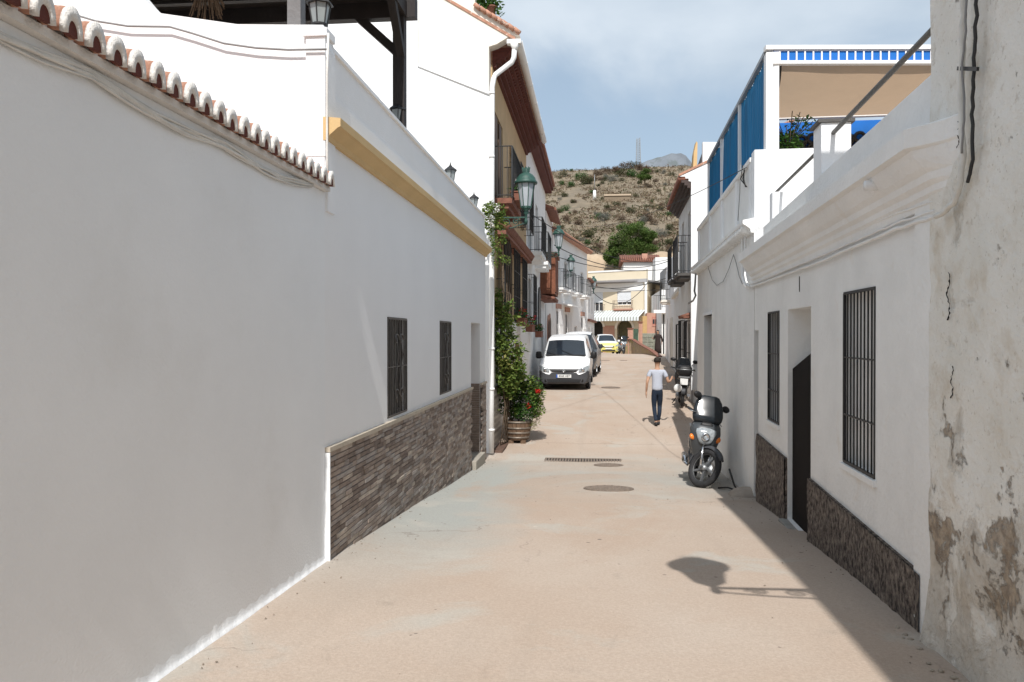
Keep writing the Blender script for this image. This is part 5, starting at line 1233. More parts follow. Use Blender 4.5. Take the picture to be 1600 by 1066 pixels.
def shrub(u, v, wpx, kind, hk=1.0, label=None, group='scattered shrubs on the dry hillside'):
    p = hillpoint(u, v)
    while p is None and v < 330: v += 2; p = hillpoint(u, v)
    if p is None: return
    s = wpx/FPX*p.y/1.7; o = bpy.data.objects.new('shrub', shrub_mesh(kind, int(u) % 3)); COL.objects.link(o); o.location = p-Vector((0, 0, .12*s)); o.scale = (s, s, s*hk*1.15); o.rotation_euler = (0, 0, u*.37)
    nm = {'g': 'dark green', 'o': 'olive green', 'b': 'rust brown', 'w': 'pale grey', 'y': 'yellow green'}[kind]
    tag(o, label or nm+' shrub growing on the dry hillside', 'shrub', nm+' shrubs on the hillside'); return o
for u, v, w, k in ((880, 290, 16, 'g'), (893, 292, 20, 'g'), (914, 288, 30, 'o'), (906, 282, 26, 'g'), (882, 277, 18, 'o'), (932, 275, 22, 'b'), (948, 272, 22, 'b'), (962, 270, 24, 'b'), (975, 266, 26, 'b'), (988, 264, 24, 'o'), (1000, 266, 22, 'b'), (1010, 268, 20, 'b'), (972, 276, 24, 'o'), (986, 277, 30, 'g'), (945, 281, 18, 'w'), (955, 284, 24, 'w'), (1004, 275, 20, 'o'), (1017, 272, 16, 'b'), (928, 283, 18, 'b'), (893, 266, 10, 'g'), (883, 330, 20, 'g'), (874, 333, 16, 'g'), (881, 308, 16, 'o'), (942, 345, 26, 'w'), (935, 340, 20, 'w'), (983, 333, 22, 'o'), (1015, 345, 28, 'b'), (1005, 350, 22, 'w'), (1023, 352, 18, 'b'), (920, 372, 32, 'o'), (905, 352, 20, 'b'), (1035, 372, 30, 'w'), (1046, 360, 22, 'o'), (1046, 383, 24, 'o'), (1048, 322, 20, 'o'), (1046, 338, 18, 'g'), (926, 303, 14, 'g'), (962, 306, 10, 'b'), (994, 309, 12, 'o'), (1032, 330, 14, 'o'), (952, 330, 12, 'b'), (970, 345, 18, 'b'), (900, 335, 14, 'b'), (894, 318, 12, 'o'), (912, 312, 10, 'b'), (1030, 300, 9, 'o'), (1040, 290, 10, 'w'), (1025, 285, 12, 'b'), (1050, 276, 14, 'o'), (1038, 272, 12, 'w'), (1058, 290, 12, 'b'), (940, 312, 9, 'o'), (975, 322, 9, 'b'), (932, 390, 24, 'b'), (1042, 397, 20, 'b'), (912, 395, 22, 'o'), (1025, 385, 22, 'b'), (1010, 290, 10, 'b')):
    shrub(u, v, w, k)
random.seed(77)
for q_ in range(85):
    u = random.uniform(872, 1055); v = 262+random.random()**.8*135
    if 925 < u < 1000 and 300 < v < 322 or (940 < u < 1035 and v > 335): continue
    shrub(u, v, random.uniform(7, 17)*(.7+.6*(v-260)/130), random.choice('oobbwog'), random.uniform(.7, 1.1))
# scrub and dry grass, uncountable
random.seed(11); g = [MB(), MB(), MB()]
for k in range(15000):
    x = random.uniform(-22, 34); y = 100+165*random.random()**1.1; x = x*y/180
    if noise.noise(Vector((x*.1, y*.07, 4))) < -.3: continue
    s = random.uniform(.2, .6)*(1 if random.random() < .9 else 1.9); z = hz(x, y); mi = random.choice((0, 0, 1, 1, 2)); c = Vector((x, y, z+.25*s))
    for _ in range(7):
        p = c+Vector((random.gauss(0, .35)*s, random.gauss(0, .35)*s, random.uniform(-.3, .5)*s)); d = Vector((random.gauss(0, 1), random.gauss(0, 1), random.gauss(.6, .8))).normalized()*s*.42; w = d.cross(Vector((random.random(), 1, .3))).normalized()*s*.16
        g[mi].add([p, p+d*.5+w, p+d, p+d*.5-w], [(0, 1, 2, 3)])
for mb, m, nm in zip(g, (LF_STRAW, LF_BROWN, LF_OLIVE), ('straw coloured dry grass tufts', 'brown dry scrub', 'low olive green scrub')):
    tag(mb.build('scrub', m, fix=False), nm+' covering the hillside', 'scrub', kind='stuff')
# rocks
random.seed(5)
# pine
def tree(name, label, base, th, crowns, lm, n, ls, tr=.25, spread=True):
    t = thing(name, label, 'tree', base); b = Vector(base); mb = MB(); mb.tube([b-Vector((0, 0, .5)), b+Vector((.1, 0, th*.5)), b+Vector((0, .1, th))], [tr, tr*.8, tr*.5], 8)
    for c, r in crowns: mb.tube([b+Vector((0, 0, th*random.uniform(.5, .9))), b+(Vector(c))*.6+Vector((0, 0, th*.35)), b+Vector(c)], [tr*.4, tr*.25, tr*.08], 6)
    put(mb, 'trunk', BARK, t); mb = MB()
    for c, r in crowns:
        for q in range(9):
            d = Vector((random.gauss(0, 1), random.gauss(0, 1), random.gauss(0, .8))).normalized()*.62; rr = [x*random.uniform(.36, .5) for x in r]
            leaves(mb, b+Vector(c)+Vector((d.x*r[0], d.y*r[1], d.z*r[2])), rr, n//9, ls, .35, .3)
    put(mb, 'crown', lm, t, fix=False); return t
pb = atY(988, 412, 98); pb.z = hz(pb.x, 98)-.2
def cpx_(u, v, Y=98): return atY(u, v, Y)-pb
tree('pine_tree', 'big rounded green pine in front of the dry hillside', pb, 3.2, [(cpx_(985, 372), (2.1, 2, 1.5)), (cpx_(968, 378), (1.6, 1.6, 1.3)), (cpx_(1006, 374), (1.6, 1.6, 1.4)), (cpx_(978, 361), (1.5, 1.5, 1.0)), (cpx_(998, 358), (1.5, 1.5, 1.0)), (cpx_(1014, 366), (1.0, 1.2, .9)), (cpx_(962, 392), (1.3, 1.4, 1.0)), (cpx_(990, 390), (2.0, 1.8, 1.2)), (cpx_(1010, 390), (1.4, 1.4, 1.0)), (cpx_(960, 408), (1.1, 1.2, .9)), (cpx_(985, 404), (1.6, 1.5, .9)), (cpx_(952, 401), (.8, 1, .7))], LF_PINE, 2200, .26)
sb = hillpoint(1007, 294); tree('olive_tree', 'small round tree standing alone high on the hillside', sb, 2.0, [(Vector((0, 0, 2.9)), (1.9, 1.8, 1.1)), (Vector((.3, 0, 4.0)), (1.4, 1.4, .9)), (Vector((-.9, 0, 2.5)), (.9, 1, .8)), (Vector((.9, 0, 2.6)), (.9, 1, .8))], LF_PINE, 1400, .3, .16)
# pylon
pp = hillpoint(996, 263) or Vector((13.5, 248, 55)); t = thing('pylon', 'thin lattice pylon standing on the hill crest', 'pylon', pp)
zt3 = atY(996, 216, pp.y).z-pp.z; g = MB()
for sx in (-1, 1):
    for sy in (-1, 1): g.bar(pp+Vector((sx*.75, sy*.75, -2)), pp+Vector((sx*.45, sy*.45, zt3)), .13)
for k in range(10):
    z = zt3*k/10; z2 = zt3*(k+1)/10
    for sy in (-1, 1): g.bar(pp+Vector((-.7, sy*.6, z)), pp+Vector((.6, sy*.6, z2)), .07); g.bar(pp+Vector((-.62, sy*.6, z)), pp+Vector((.62, sy*.6, z)), .08)
put(g, 'lattice', GALV, t)
pp = hillpoint(929, 313); t = thing('marker_post', 'white post standing on the hillside above the houses', 'post', pp); g = MB(); g.tube([pp, pp+Vector((0, 0, 2.1))], [.42, .3], 8); put(g, 'base', W_E, t); g = MB(); g.tube([pp+Vector((0, 0, 2.1)), pp+Vector((0, 0, 5.5))], .07, 6); put(g, 'mast', GALV, t)
pp = hillpoint(965, 315); t = thing('water_tank', 'small flat concrete tank set into the hillside', 'tank', pp); g = MB(); g.box(pp.x-2.8, pp.x+2.6, pp.y-.5, pp.y+2, pp.z-1, pp.z+1.1); put(g, 'tank_wall', mat('tan_block', (.22, .17, .12), .9, .15, 1), t); g = MB(); g.box(pp.x-2.9, pp.x+2.8, pp.y-.7, pp.y+2.1, pp.z+1.1, pp.z+1.45); put(g, 'tank_slab', mat('pale_slab', (.48, .38, .28), .9, .1, 2), t)

# ------------------------------------------------------------------ drains and covers in the street
def strip_z(y): return gz(y)
gr = thing('drain_grate', 'long rusty slotted drain grate across the dip of the street', 'grate', (-.22, 16.36, gz(16.36)))
RUST = mat('rusty_cast_iron', (.22, .175, .14), .8, .35, 20, .4, 60)
a = atY(851, 720, 16.4).x; b = atY(971, 723, 16.4).x
g = MB(); z = gz(16.4); g.box(a, b, 16.09, 16.13, z-.02, z+.016); g.box(a, b, 16.57, 16.61, z-.02, z+.016); put(g, 'frame', RUST, gr)
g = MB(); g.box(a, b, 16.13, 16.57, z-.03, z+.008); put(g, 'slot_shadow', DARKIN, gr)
n = 27; bar0 = None
for k in range(n):
    x = a+(b-a)*(k+.5)/n
    if bar0 is None:
        g = MB(); g.box(-.017, .017, 16.13-16.36, 16.57-16.36, -.01, .018); bar0 = g.build('bar', RUST, gr); q = bar0
    else: q = dupm(bar0, gr)
    q.location = (x+.22, 0, z-gz(16.36))
def cover(u, v, wpx, label, r_=None):
    Y = 5.
    d = pray(u, v); t_ = 4
    while (CAM+d*t_).z > gz((CAM+d*t_).y): t_ += .01
    p = CAM+d*t_; r = wpx/FPX*p.y/2; sl_ = (gz(p.y+.5)-gz(p.y-.5)); t = thing('manhole_cover', label, 'manhole cover', (p.x, p.y, gz(p.y)+.004)); t.rotation_euler = (math.atan(sl_), 0, 0)
    g = MB(); g.lathe([(r, -.03), (r, .008), (r*.93, .008), (r*.93, -.03)], n=36, smooth=False, close=False); g.build('rim', RUST, t)
    g = MB(); g.lathe([(r*.915, -.02), (r*.915, .010), (.001, .010)], n=36, smooth=False, close=False); g.build('lid', RUST, t)
    g = MB()
    for i in range(-6, 7):
        for j in range(-6, 7):
            x, y = i*r*.14, j*r*.14
            if x*x+y*y < (r*.86)**2: g.box(x-r*.045, x+r*.045, y-r*.045, y+r*.045, .010, .016)
    g.build('studs', RUST, t, fix=False)
cover(951, 764, 78, 'round iron manhole cover in the middle of the street')
cover(951, 727.5, 46, 'smaller round cover just below the drain grate')
cover(954, 606, 30, 'round cover in the street beside the white van')
cover(945, 563.5, 16, 'small dark cover far up the street near the crest')
cover(974, 563.5, 12, 'smallest dark cover near the crest, right of the other')

# grit and small stones on the street
random.seed(31); g = MB()
for k in range(420):
    y = random.uniform(3, 24); m_ = random.random()
    x = -2.2+abs(random.gauss(0, .12)) if m_ < .4 else (1.87+.0285*y-.03-abs(random.gauss(0, .16)) if m_ < .8 else random.uniform(-2, 1.8))
    r = random.uniform(.002, .007)*(1+.06*y); c = Vector((x, y, gz(y)+.004)); a = random.random()*3
    p = [c+Vector((r*random.uniform(.7, 1.3)*math.cos(a+q*1.57), r*random.uniform(.7, 1.3)*math.sin(a+q*1.57), 0)) for q in range(4)]; t_ = c+Vector((0, 0, r*.8))
    g.add(p+[t_], [(0, 1, 4), (1, 2, 4), (2, 3, 4), (3, 0, 4)])
tag(g.build('grit', mat('grit_stone', (.22, .18, .14), .9, .5, 3), fix=False), 'loose grit and small stones along the edges of the street', 'grit', kind='stuff')
# ------------------------------------------------------------------ street lamps
def street_lamp(label, loc, rz, L=.62, group='green street lamps on wall brackets'):
    t = thing('street_lamp', label, 'street lamp', loc, rz, group)
    m = MB(); m.lathe([(.03, -.10), (.045, -.02), (.03, .02), (.03, .12), (.06, .16), (.04, .20), (.11, .25), (.12, .275)], n=14); m.build('lamp_stem', GREEN, t)
    m = MB(); m.lathe([(.112, .28), (.195, .80)], n=8, smooth=False); m.build('glass', LGLASS, t)
    m = MB()
    for k in range(8):
        a = 2*math.pi*(k+.5)/8; m.bar((.116*math.cos(a), .116*math.sin(a), .27), (.20*math.cos(a), .20*math.sin(a), .81), .018)
    m.lathe([(.12, .268), (.125, .30), (.115, .30)], n=8, smooth=False)
    m.build('frame', GREEN, t)
    m = MB(); m.lathe([(.20, .795), (.25, .80), (.255, .84), (.225, .865), (.205, .93), (.15, 1.0), (.08, 1.04), (.065, 1.06), (.075, 1.10), (.06, 1.13), (.02, 1.17)], n=20); m.build('lamp_dome', GREEN, t)
    m = MB()
    for k in range(8):
        a = 2*math.pi*k/8; m.bar((.07*math.cos(a), .07*math.sin(a), 1.06), (.085*math.cos(a), .085*math.sin(a), 1.17), .02)
    m.build('crown', GREEN, t)
    m = MB(); m.bar((-L, 0, .06), (.0, 0, .06), .035, .03); m.bar((-L, 0, -.32), (-L, 0, .16), .07, .02)
    m.tube([(-L+.0, 0, -.28), (-L*.72, 0, -.20), (-L*.4, 0, -.16), (-.12, 0, -.10), (-.0, 0, -.06)], .014, 6)
    for cx, cz, r, fl in ((-L*.32, -.03, .085, 1), (-L*.62, -.06, .10, -1), (-L*.86, -.05, .07, 1)):
        m.tube([(cx+fl*r*(1-k/15)*math.cos(k*.75), 0, cz+r*(1-k/15)*math.sin(k*.75)) for k in range(14)], .013, 6)
    m.build('bracket', GREEN, t); return t
street_lamp('big green street lamp in front of the ochre house', atY(822, 344, 17.7), 0, .70)
street_lamp('second green street lamp, above the white van', atY(873, 397, 33), 0, .72)
street_lamp('third green street lamp, before the balconies of the tall white house', atY(892, 430, 46), 0, .5)
street_lamp('smallest and farthest green street lamp, seen against the yellow building', atY(927.5, 457, 58), 0, .75)
sh_ = Vector((.87, 6.48, gz(6.48))); zl = 3.9; k_ = zl-sh_.z
street_lamp('green street lamp on the old wall at right, only its shadow in view', sh_+SUN*(k_/SUN.z)-Vector((0, 0, .55)), math.pi, .92)

# ------------------------------------------------------------------ cables across the street
def span_cable(a, b, sag, label, r=.012): return cable('cable', cat(a, b, sag), r, CABK, label, group='cables strung across the street')
P = atY
span_cable(P(1166, 262, 11.5), P(880, 343, 38), .55, 'long dark cable crossing from the blue terrace to the left row of houses', .006)
span_cable(P(824, 330, 17.9), P(1046, 405, 30), .5, 'cable leaving the big green lamp towards the right hand houses', .009)
span_cable(P(866, 383, 33), P(1045, 408, 40), .6, 'dark cable sagging just above the yellow building', .017)
span_cable(P(872, 402, 35), P(1046, 420, 42), .3, 'thin cable in front of the yellow building parapet', .017)
span_cable(P(918, 447, 55), P(1040, 435, 50), .35, 'dark cable crossing in front of the grey cornice', .022)
span_cable(P(925, 455, 60), P(1013, 440, 60), 1.3, 'cable looping low between the shuttered windows', .026)
span_cable(P(900, 440, 52), P(1046, 452, 40), .25, 'faint cable in front of the upper windows', .014)

# ------------------------------------------------------------------ vehicles
def carloft(t, st, cls, mats, W=None):
    """st: (y, zb, belt, top, w, wt); cls(i, k) names the part a patch belongs to"""
    rings = []
    for y, zb, be, to, w, wt in st:
        h = [(0, zb), (w*.85, zb), (w*.965, zb+.07), (w, zb+(be-zb)*.5), (w*1.0, be-.08), (w*.975, be), (wt, to-.09), (wt-.06, to-.025), (wt*.55, to), (0, to+.012)]
        rings.append([Vector((x, y, z)) for x, z in h]+[Vector((-x, y, z)) for x, z in h[-2:0:-1]])
    n = len(rings[0]); parts = {}
    for i in range(len(st)-1):
        for k in range(n):
            kk = k if k < 9 else n-1-k; nm = cls(i, kk); mb = parts.setdefault(nm, MB())
            mb.add([rings[i][k], rings[i][(k+1) % n], rings[i+1][(k+1) % n], rings[i+1][k]], [(0, 1, 2, 3)], True)
    for i, e in ((0, 'front'), (len(st)-1, 'rear')):
        nm = cls(e, 0); parts.setdefault(nm, MB()).add(rings[i], [tuple(range(n))], False)
    out = {}
    for nm, mb in parts.items():
        o = mb.build(nm, mats[nm], t, fix=False); bm = bmesh.new(); bm.from_mesh(o.data); bmesh.ops.remove_doubles(bm, verts=bm.verts, dist=.0005); bmesh.ops.recalc_face_normals(bm, faces=bm.faces); bm.to_mesh(o.data); bm.free(); out[nm] = o
        md = o.modifiers.new('edge', 'EDGE_SPLIT'); md.split_angle = R(38)
    return rings, out
def wheel(t, x, y, r, w=.2, side=1, rimm=ALU, spokes=5):
    e = bpy.data.objects.new('wheel', None); COL.objects.link(e); e.parent = t; e.location = (x, y, r); e.empty_display_size = .1
    m = MB(); m.torus((0, 0, 0), r-.065, .066, 'x', 28, 10, sq=w/.13*.85); m.build('tyre', RUB, e)
    m = MB(); m.lathe([(r-.11, -w*.42), (r-.10, w*.42)], n=28, M=Matrix.Rotation(R(90), 3, 'Y'), close=False); m.lathe([(.06, -w*.3), (.06, w*.40)], n=14, M=Matrix.Rotation(R(90), 3, 'Y'))
    for k in range(spokes):
        a = 2*math.pi*k/spokes+.3; m.bar((side*w*.3, 0, 0), (side*w*.36, (r-.10)*math.cos(a), (r-.10)*math.sin(a)), .055, .03)
    m.build('rim', rimm, e); m = MB(); m.lathe([(r-.11, -.005), (r-.11, .005)], n=20, M=Matrix.Rotation(R(90), 3, 'Y')); m.build('brake_disc', DARKIN, e); return e
def textobj(txt, size, m, parent, loc, rot, name='lettering'):
    c = bpy.data.curves.new('txt', 'FONT'); c.body = txt; c.size = size; c.extrude = .002; c.align_x = 'CENTER'; c.align_y = 'CENTER'; o = bpy.data.objects.new('txt', c); COL.objects.link(o)
    bpy.context.view_layer.update(); me = bpy.data.meshes.new_from_object(o.evaluated_get(bpy.context.evaluated_depsgraph_get())); COL.objects.unlink(o); bpy.data.objects.remove(o)
    me.materials.clear(); me.materials.append(m); q = bpy.data.objects.new(name, me); COL.objects.link(q); q.parent = parent; q.location = loc; q.rotation_euler = rot; return q
VW = mat('white_car_paint', (.80, .81, .82), .22, .01, 2, 0, 10, spec=.6); CGL = mat('car_glass', (.014, .020, .028), .06, .4, 1.2, 0, 10, spec=.9); DPL = mat('dark_grey_plastic', (.060, .063, .07), .55, .08, 6, .05, 80); BLK = mat('black_trim', (.015, .015, .016), .5, .1, 5)
HLG = mat('headlight_glass', (.30, .33, .35), .12, .35, 22, .1, 30, spec=.8); PLW = mat('plate_white', (.72, .73, .72), .5, .03, 4); PLB = mat('plate_blue', (.02, .10, .45), .5); AMB = mat('amber_lens', (.75, .20, .03), .25, .1, 5); REDL = mat('red_lens', (.35, .01, .01), .25, .1, 5)
CARB = mat('dark_car_paint', (.05, .055, .062), .2, .05, 3, spec=.6); YELP = mat('yellow_car_paint', (.72, .66, .20), .3, .03, 3, spec=.5)
# van, front towards the camera
va = thing('van', 'white panel van with unpainted dark grey bumper parked facing down the street', 'van', (-1.04, 27.9, gz(28.4)+.0), R(-1.0))
va.rotation_euler = (math.atan((gz(31)-gz(28.4))/2.6)*1.0, 0, R(-1.5))
st = [(-.03, .26, .56, .63, .62, .50), (.03, .22, .64, .72, .80, .64), (.14, .20, .72, .80, .86, .72), (.30, .20, .80, .88, .885, .76), (.62, .20, .90, .98, .895, .78), (1.02, .20, 1.02, 1.13, .895, .79), (1.06, .20, 1.03, 1.16, .895, .785), (1.62, .20, 1.06, 1.68, .895, .70), (1.85, .20, 1.06, 1.77, .895, .70), (1.93, .20, 1.06, 1.785, .895, .70), (2.75, .20, 1.06, 1.83, .895, .70), (2.85, .20, 1.06, 1.835, .895, .70), (4.15, .20, 1.06, 1.82, .895, .70), (4.33, .24, 1.05, 1.78, .87, .68), (4.38, .35, 1.0, 1.70, .84, .64)]
def vc(i, k):
    if i == 'front': return 'bumper'
    if i == 'rear': return 'body'
    if i <= 2 and k <= (4 if i < 2 else 3): return 'bumper'
    if i == 6 and k >= 7: return 'windscreen'
    if i in (7, 9) and k == 5: return 'side_window'
    if k <= 1: return 'bumper'
    return 'body'
rg, vo_ = carloft(va, st, vc, {'body': VW, 'bumper': DPL, 'windscreen': CGL, 'side_window': CGL})
def wsq(a, b, pts, dz=.012):
    """points on the windscreen plane between ring a and ring b"""
    ya, za_, wa_ = st[a][0], st[a][3], st[a][5]; yb, zb_, wb_ = st[b][0], st[b][3], st[b][5]
    return [Vector(((wa_+(wb_-wa_)*v)*u, ya+(yb-ya)*v-.02, za_+(zb_-za_)*v+dz)) for u, v in pts]
g = MB()
for k in range(2):
    x = -.35+.62*k; g.bar((x, 1.02, 1.165), (x-.42, 1.20, 1.33), .018, .012)
g.build('wiper', BLK, va)
g = MB(); g.extr([(-.68, 1.0, 1.12), (.68, 1.0, 1.12), (.74, 1.055, 1.165), (-.74, 1.055, 1.165)], (0, .0, .012)); g.build('cowl_panel', BLK, va)
g = MB(); g.extr([(-.40, -.005, .635), (.40, -.005, .635), (.52, .045, .725), (-.52, .045, .725)], (0, -.045, .01)); g.build('grille', BLK, va)
for z in (.655, .69):
    g = MB(); g.bar((-.46, -.052, z+.008), (.46, -.052, z+.008), .012, .010); g.build('grille_bar', DPL, va)
for s in (-1, 1):
    g = MB(); q = [(s*.50, -.01, .63), (s*.80, .06, .645), (s*.875, .24, .80), (s*.84, .26, .845), (s*.72, .08, .795), (s*.53, .02, .735)]
    g.extr(q, (s*.01, -.035, .012)); g.build('headlight', HLG, va)
    g = MB(); g.lathe([(.055, 0), (.06, .02), (.03, .028)], (s*.66, .0, .705), 14, M=Matrix.Rotation(R(90), 3, 'X')); g.build('headlight_bulb', CHROME, va)
    g = MB(); g.lathe([(.05, 0), (.055, .02)], (s*.62, -.0, .34), 12, M=Matrix.Rotation(R(90), 3, 'X')); g.build('fog_lamp', BLK, va)
    g = MB(); ang = []; 
    for z_, w_2, d_ in ((1.02, .06, .05), (1.05, .105, .07), (1.14, .115, .075), (1.24, .10, .07), (1.28, .06, .04)): ang.append([Vector((s*1.0+w_2*math.cos(a), 1.28+d_*math.sin(a), z_)) for a in [2*math.pi*q/12 for q in range(12)]])
    g.loft(ang); g.bar((s*.86, 1.3, 1.07), (s*.95, 1.3, 1.09), .07, .05); g.build('wing_mirror', BLK, va)
g = MB(); g.fb  # lower air intake slats
g = MB(); g.extr([(-.55, -.02, .27), (.55, -.02, .27), (.60, -.02, .38), (-.60, -.02, .38)], (0, -.02, 0)); g.build('air_intake', BLK, va)
for k in range(3):
    g = MB(); g.bar((-.57, -.045, .295+k*.03), (.57, -.045, .295+k*.03), .012, .008); g.build('intake_slat', DPL, va)
g = MB(); g.box(-.26, .26, -.062, -.048, .435, .545); g.build('number_plate', PLW, va)
g = MB(); g.box(-.26, -.215, -.065, -.0625, .435, .545); g.build('plate_band', PLB, va)
textobj('8365 HBT', .092, BLK, va, (.025, -.0665, .49), (R(90), 0, 0))
em = MB(); em.torus((0, -.062, .685), .062, .007, 'y', 24, 6)
for a, b in (((-.034, .728), (-.004, .690)), ((.034, .728), (.004, .690)), ((-.046, .705), (-.020, .640)), ((-.020, .640), (-.0, .672)), ((.046, .705), (.020, .640)), ((.020, .640), (.0, .672))): em.bar((a[0], -.062, a[1]), (b[0], -.062, b[1]), .009, .009)
em.build('emblem', CHROME, va); em = MB(); em.lathe([(.062, 0), (.062, .01)], (0, -.05, .685), 20, M=Matrix.Rotation(R(90), 3, 'X')); em.build('emblem_disc', HLG, va)
g = MB(); g.box(-.012, .012, 1.60, 1.61, 1.36, 1.46); g.build('hanging_tag', PLW, va)
g = MB(); g.box(-.45, -.2, 1.62, 1.64, 1.56, 1.6); g.build('sun_sticker', PLW, va)
for s in (-1, 1):
    for y in (.80, 3.55):
        wheel(va, s*.80, y, .31, .19, s)
        g = MB(); g.torus((s*.872, y, .33), .345, .03, 'x', 26, 8, sq=.9); g.build('wheel_arch', DPL, va)
# white and dark car behind the van
def simple_car(name, label, cat_, loc, rz, rx, cls, mats, sc=(1, 1, 1), st=None, wr=.31):
    t = thing(name, label, cat_, loc, rz); t.rotation_euler = (rx, 0, rz)
    st = st or [(-.02, .28, .58, .66, .60, .48), (.08, .22, .70, .78, .82, .66), (.35, .20, .84, .90, .87, .72), (.95, .20, .95, 1.03, .885, .74), (1.10, .20, .96, 1.06, .885, .73), (1.75, .20, .98, 1.52, .885, .60), (2.0, .20, .98, 1.58, .885, .60), (2.08, .20, .98, 1.585, .885, .60), (2.9, .20, 1.0, 1.60, .885, .60), (3.0, .20, 1.0, 1.595, .885, .60), (3.8, .22, 1.0, 1.52, .87, .58), (4.15, .26, .98, 1.10, .84, .62), (4.2, .35, .9, 1.0, .80, .6)]
    rg, o = carloft(t, st, cls, mats)
    for s in (-1, 1):
        g = MB(); g.extr([(s*.52, .02, .62), (s*.80, .12, .66), (s*.85, .34, .80), (s*.70, .2, .79), (s*.55, .06, .74)], (s*.01, -.05, .012)); g.build('headlight', HLG, t)
        g = MB(); g.loft([[Vector((s*.99+a_*math.cos(a), 1.38+.06*math.sin(a), z_)) for a in [2*math.pi*q/10 for q in range(10)]] for z_, a_ in ((.98, .05), (1.02, .10), (1.12, .10), (1.16, .05))]); g.build('wing_mirror', mats['body'], t)
        for y in (.80, 3.4): wheel(t, s*.79, y, wr, .19, s)
    g = MB(); g.box(-.26, .26, -.075, -.06, .42, .53); g.build('number_plate', PLW, t)
    g = MB(); g.extr([(-.42, -.02, .58), (.42, -.02, .58), (.46, .05, .68), (-.46, .05, .68)], (0, -.05, 0)); g.build('grille', BLK, t)
    g = MB(); g.extr([(-.50, -.02, .28), (.50, -.02, .28), (.54, -.01, .38), (-.54, -.01, .38)], (0, -.03, 0)); g.build('air_intake', BLK, t)
    return t
def cc(i, k):
    if i in ('front', 'rear'): return 'body'
    if i == 4 and k >= 7: return 'windscreen'
    if i in (5, 7, 9) and k == 5: return 'side_window'
    return 'roof' if k >= 7 and 5 <= i <= 10 else 'body'
simple_car('parked_car', 'dark car with a white roof parked right behind the white van', 'car', (-.80, 33.0, gz(35)), R(-4), math.atan(.02), cc, {'body': CARB, 'roof': VW, 'windscreen': CGL, 'side_window': CGL})
bpy.data.objects['parked_car'].scale = (1.0, 1, 1.13)
def cy(i, k):
    if i in ('front',): return 'yellow_nose'
    if i == 'rear': return 'body'
    if i == 4 and k >= 7: return 'windscreen'
    if i in (5, 7, 9) and k == 5: return 'side_window'
    return 'yellow_nose' if i <= 1 or (i == 2 and k < 6) else 'body'
yc = simple_car('parked_car', 'small white car with a yellow bonnet at the far end of the street', 'car', (1.15, 63.4, gz(64)-.02), R(6), 0, cy, {'body': VW, 'yellow_nose': YELP, 'windscreen': CGL, 'side_window': CGL})
g = MB(); g.box(-.35, .35, -.085, -.072, .60, .70); g.build('white_panel', PLW, yc)
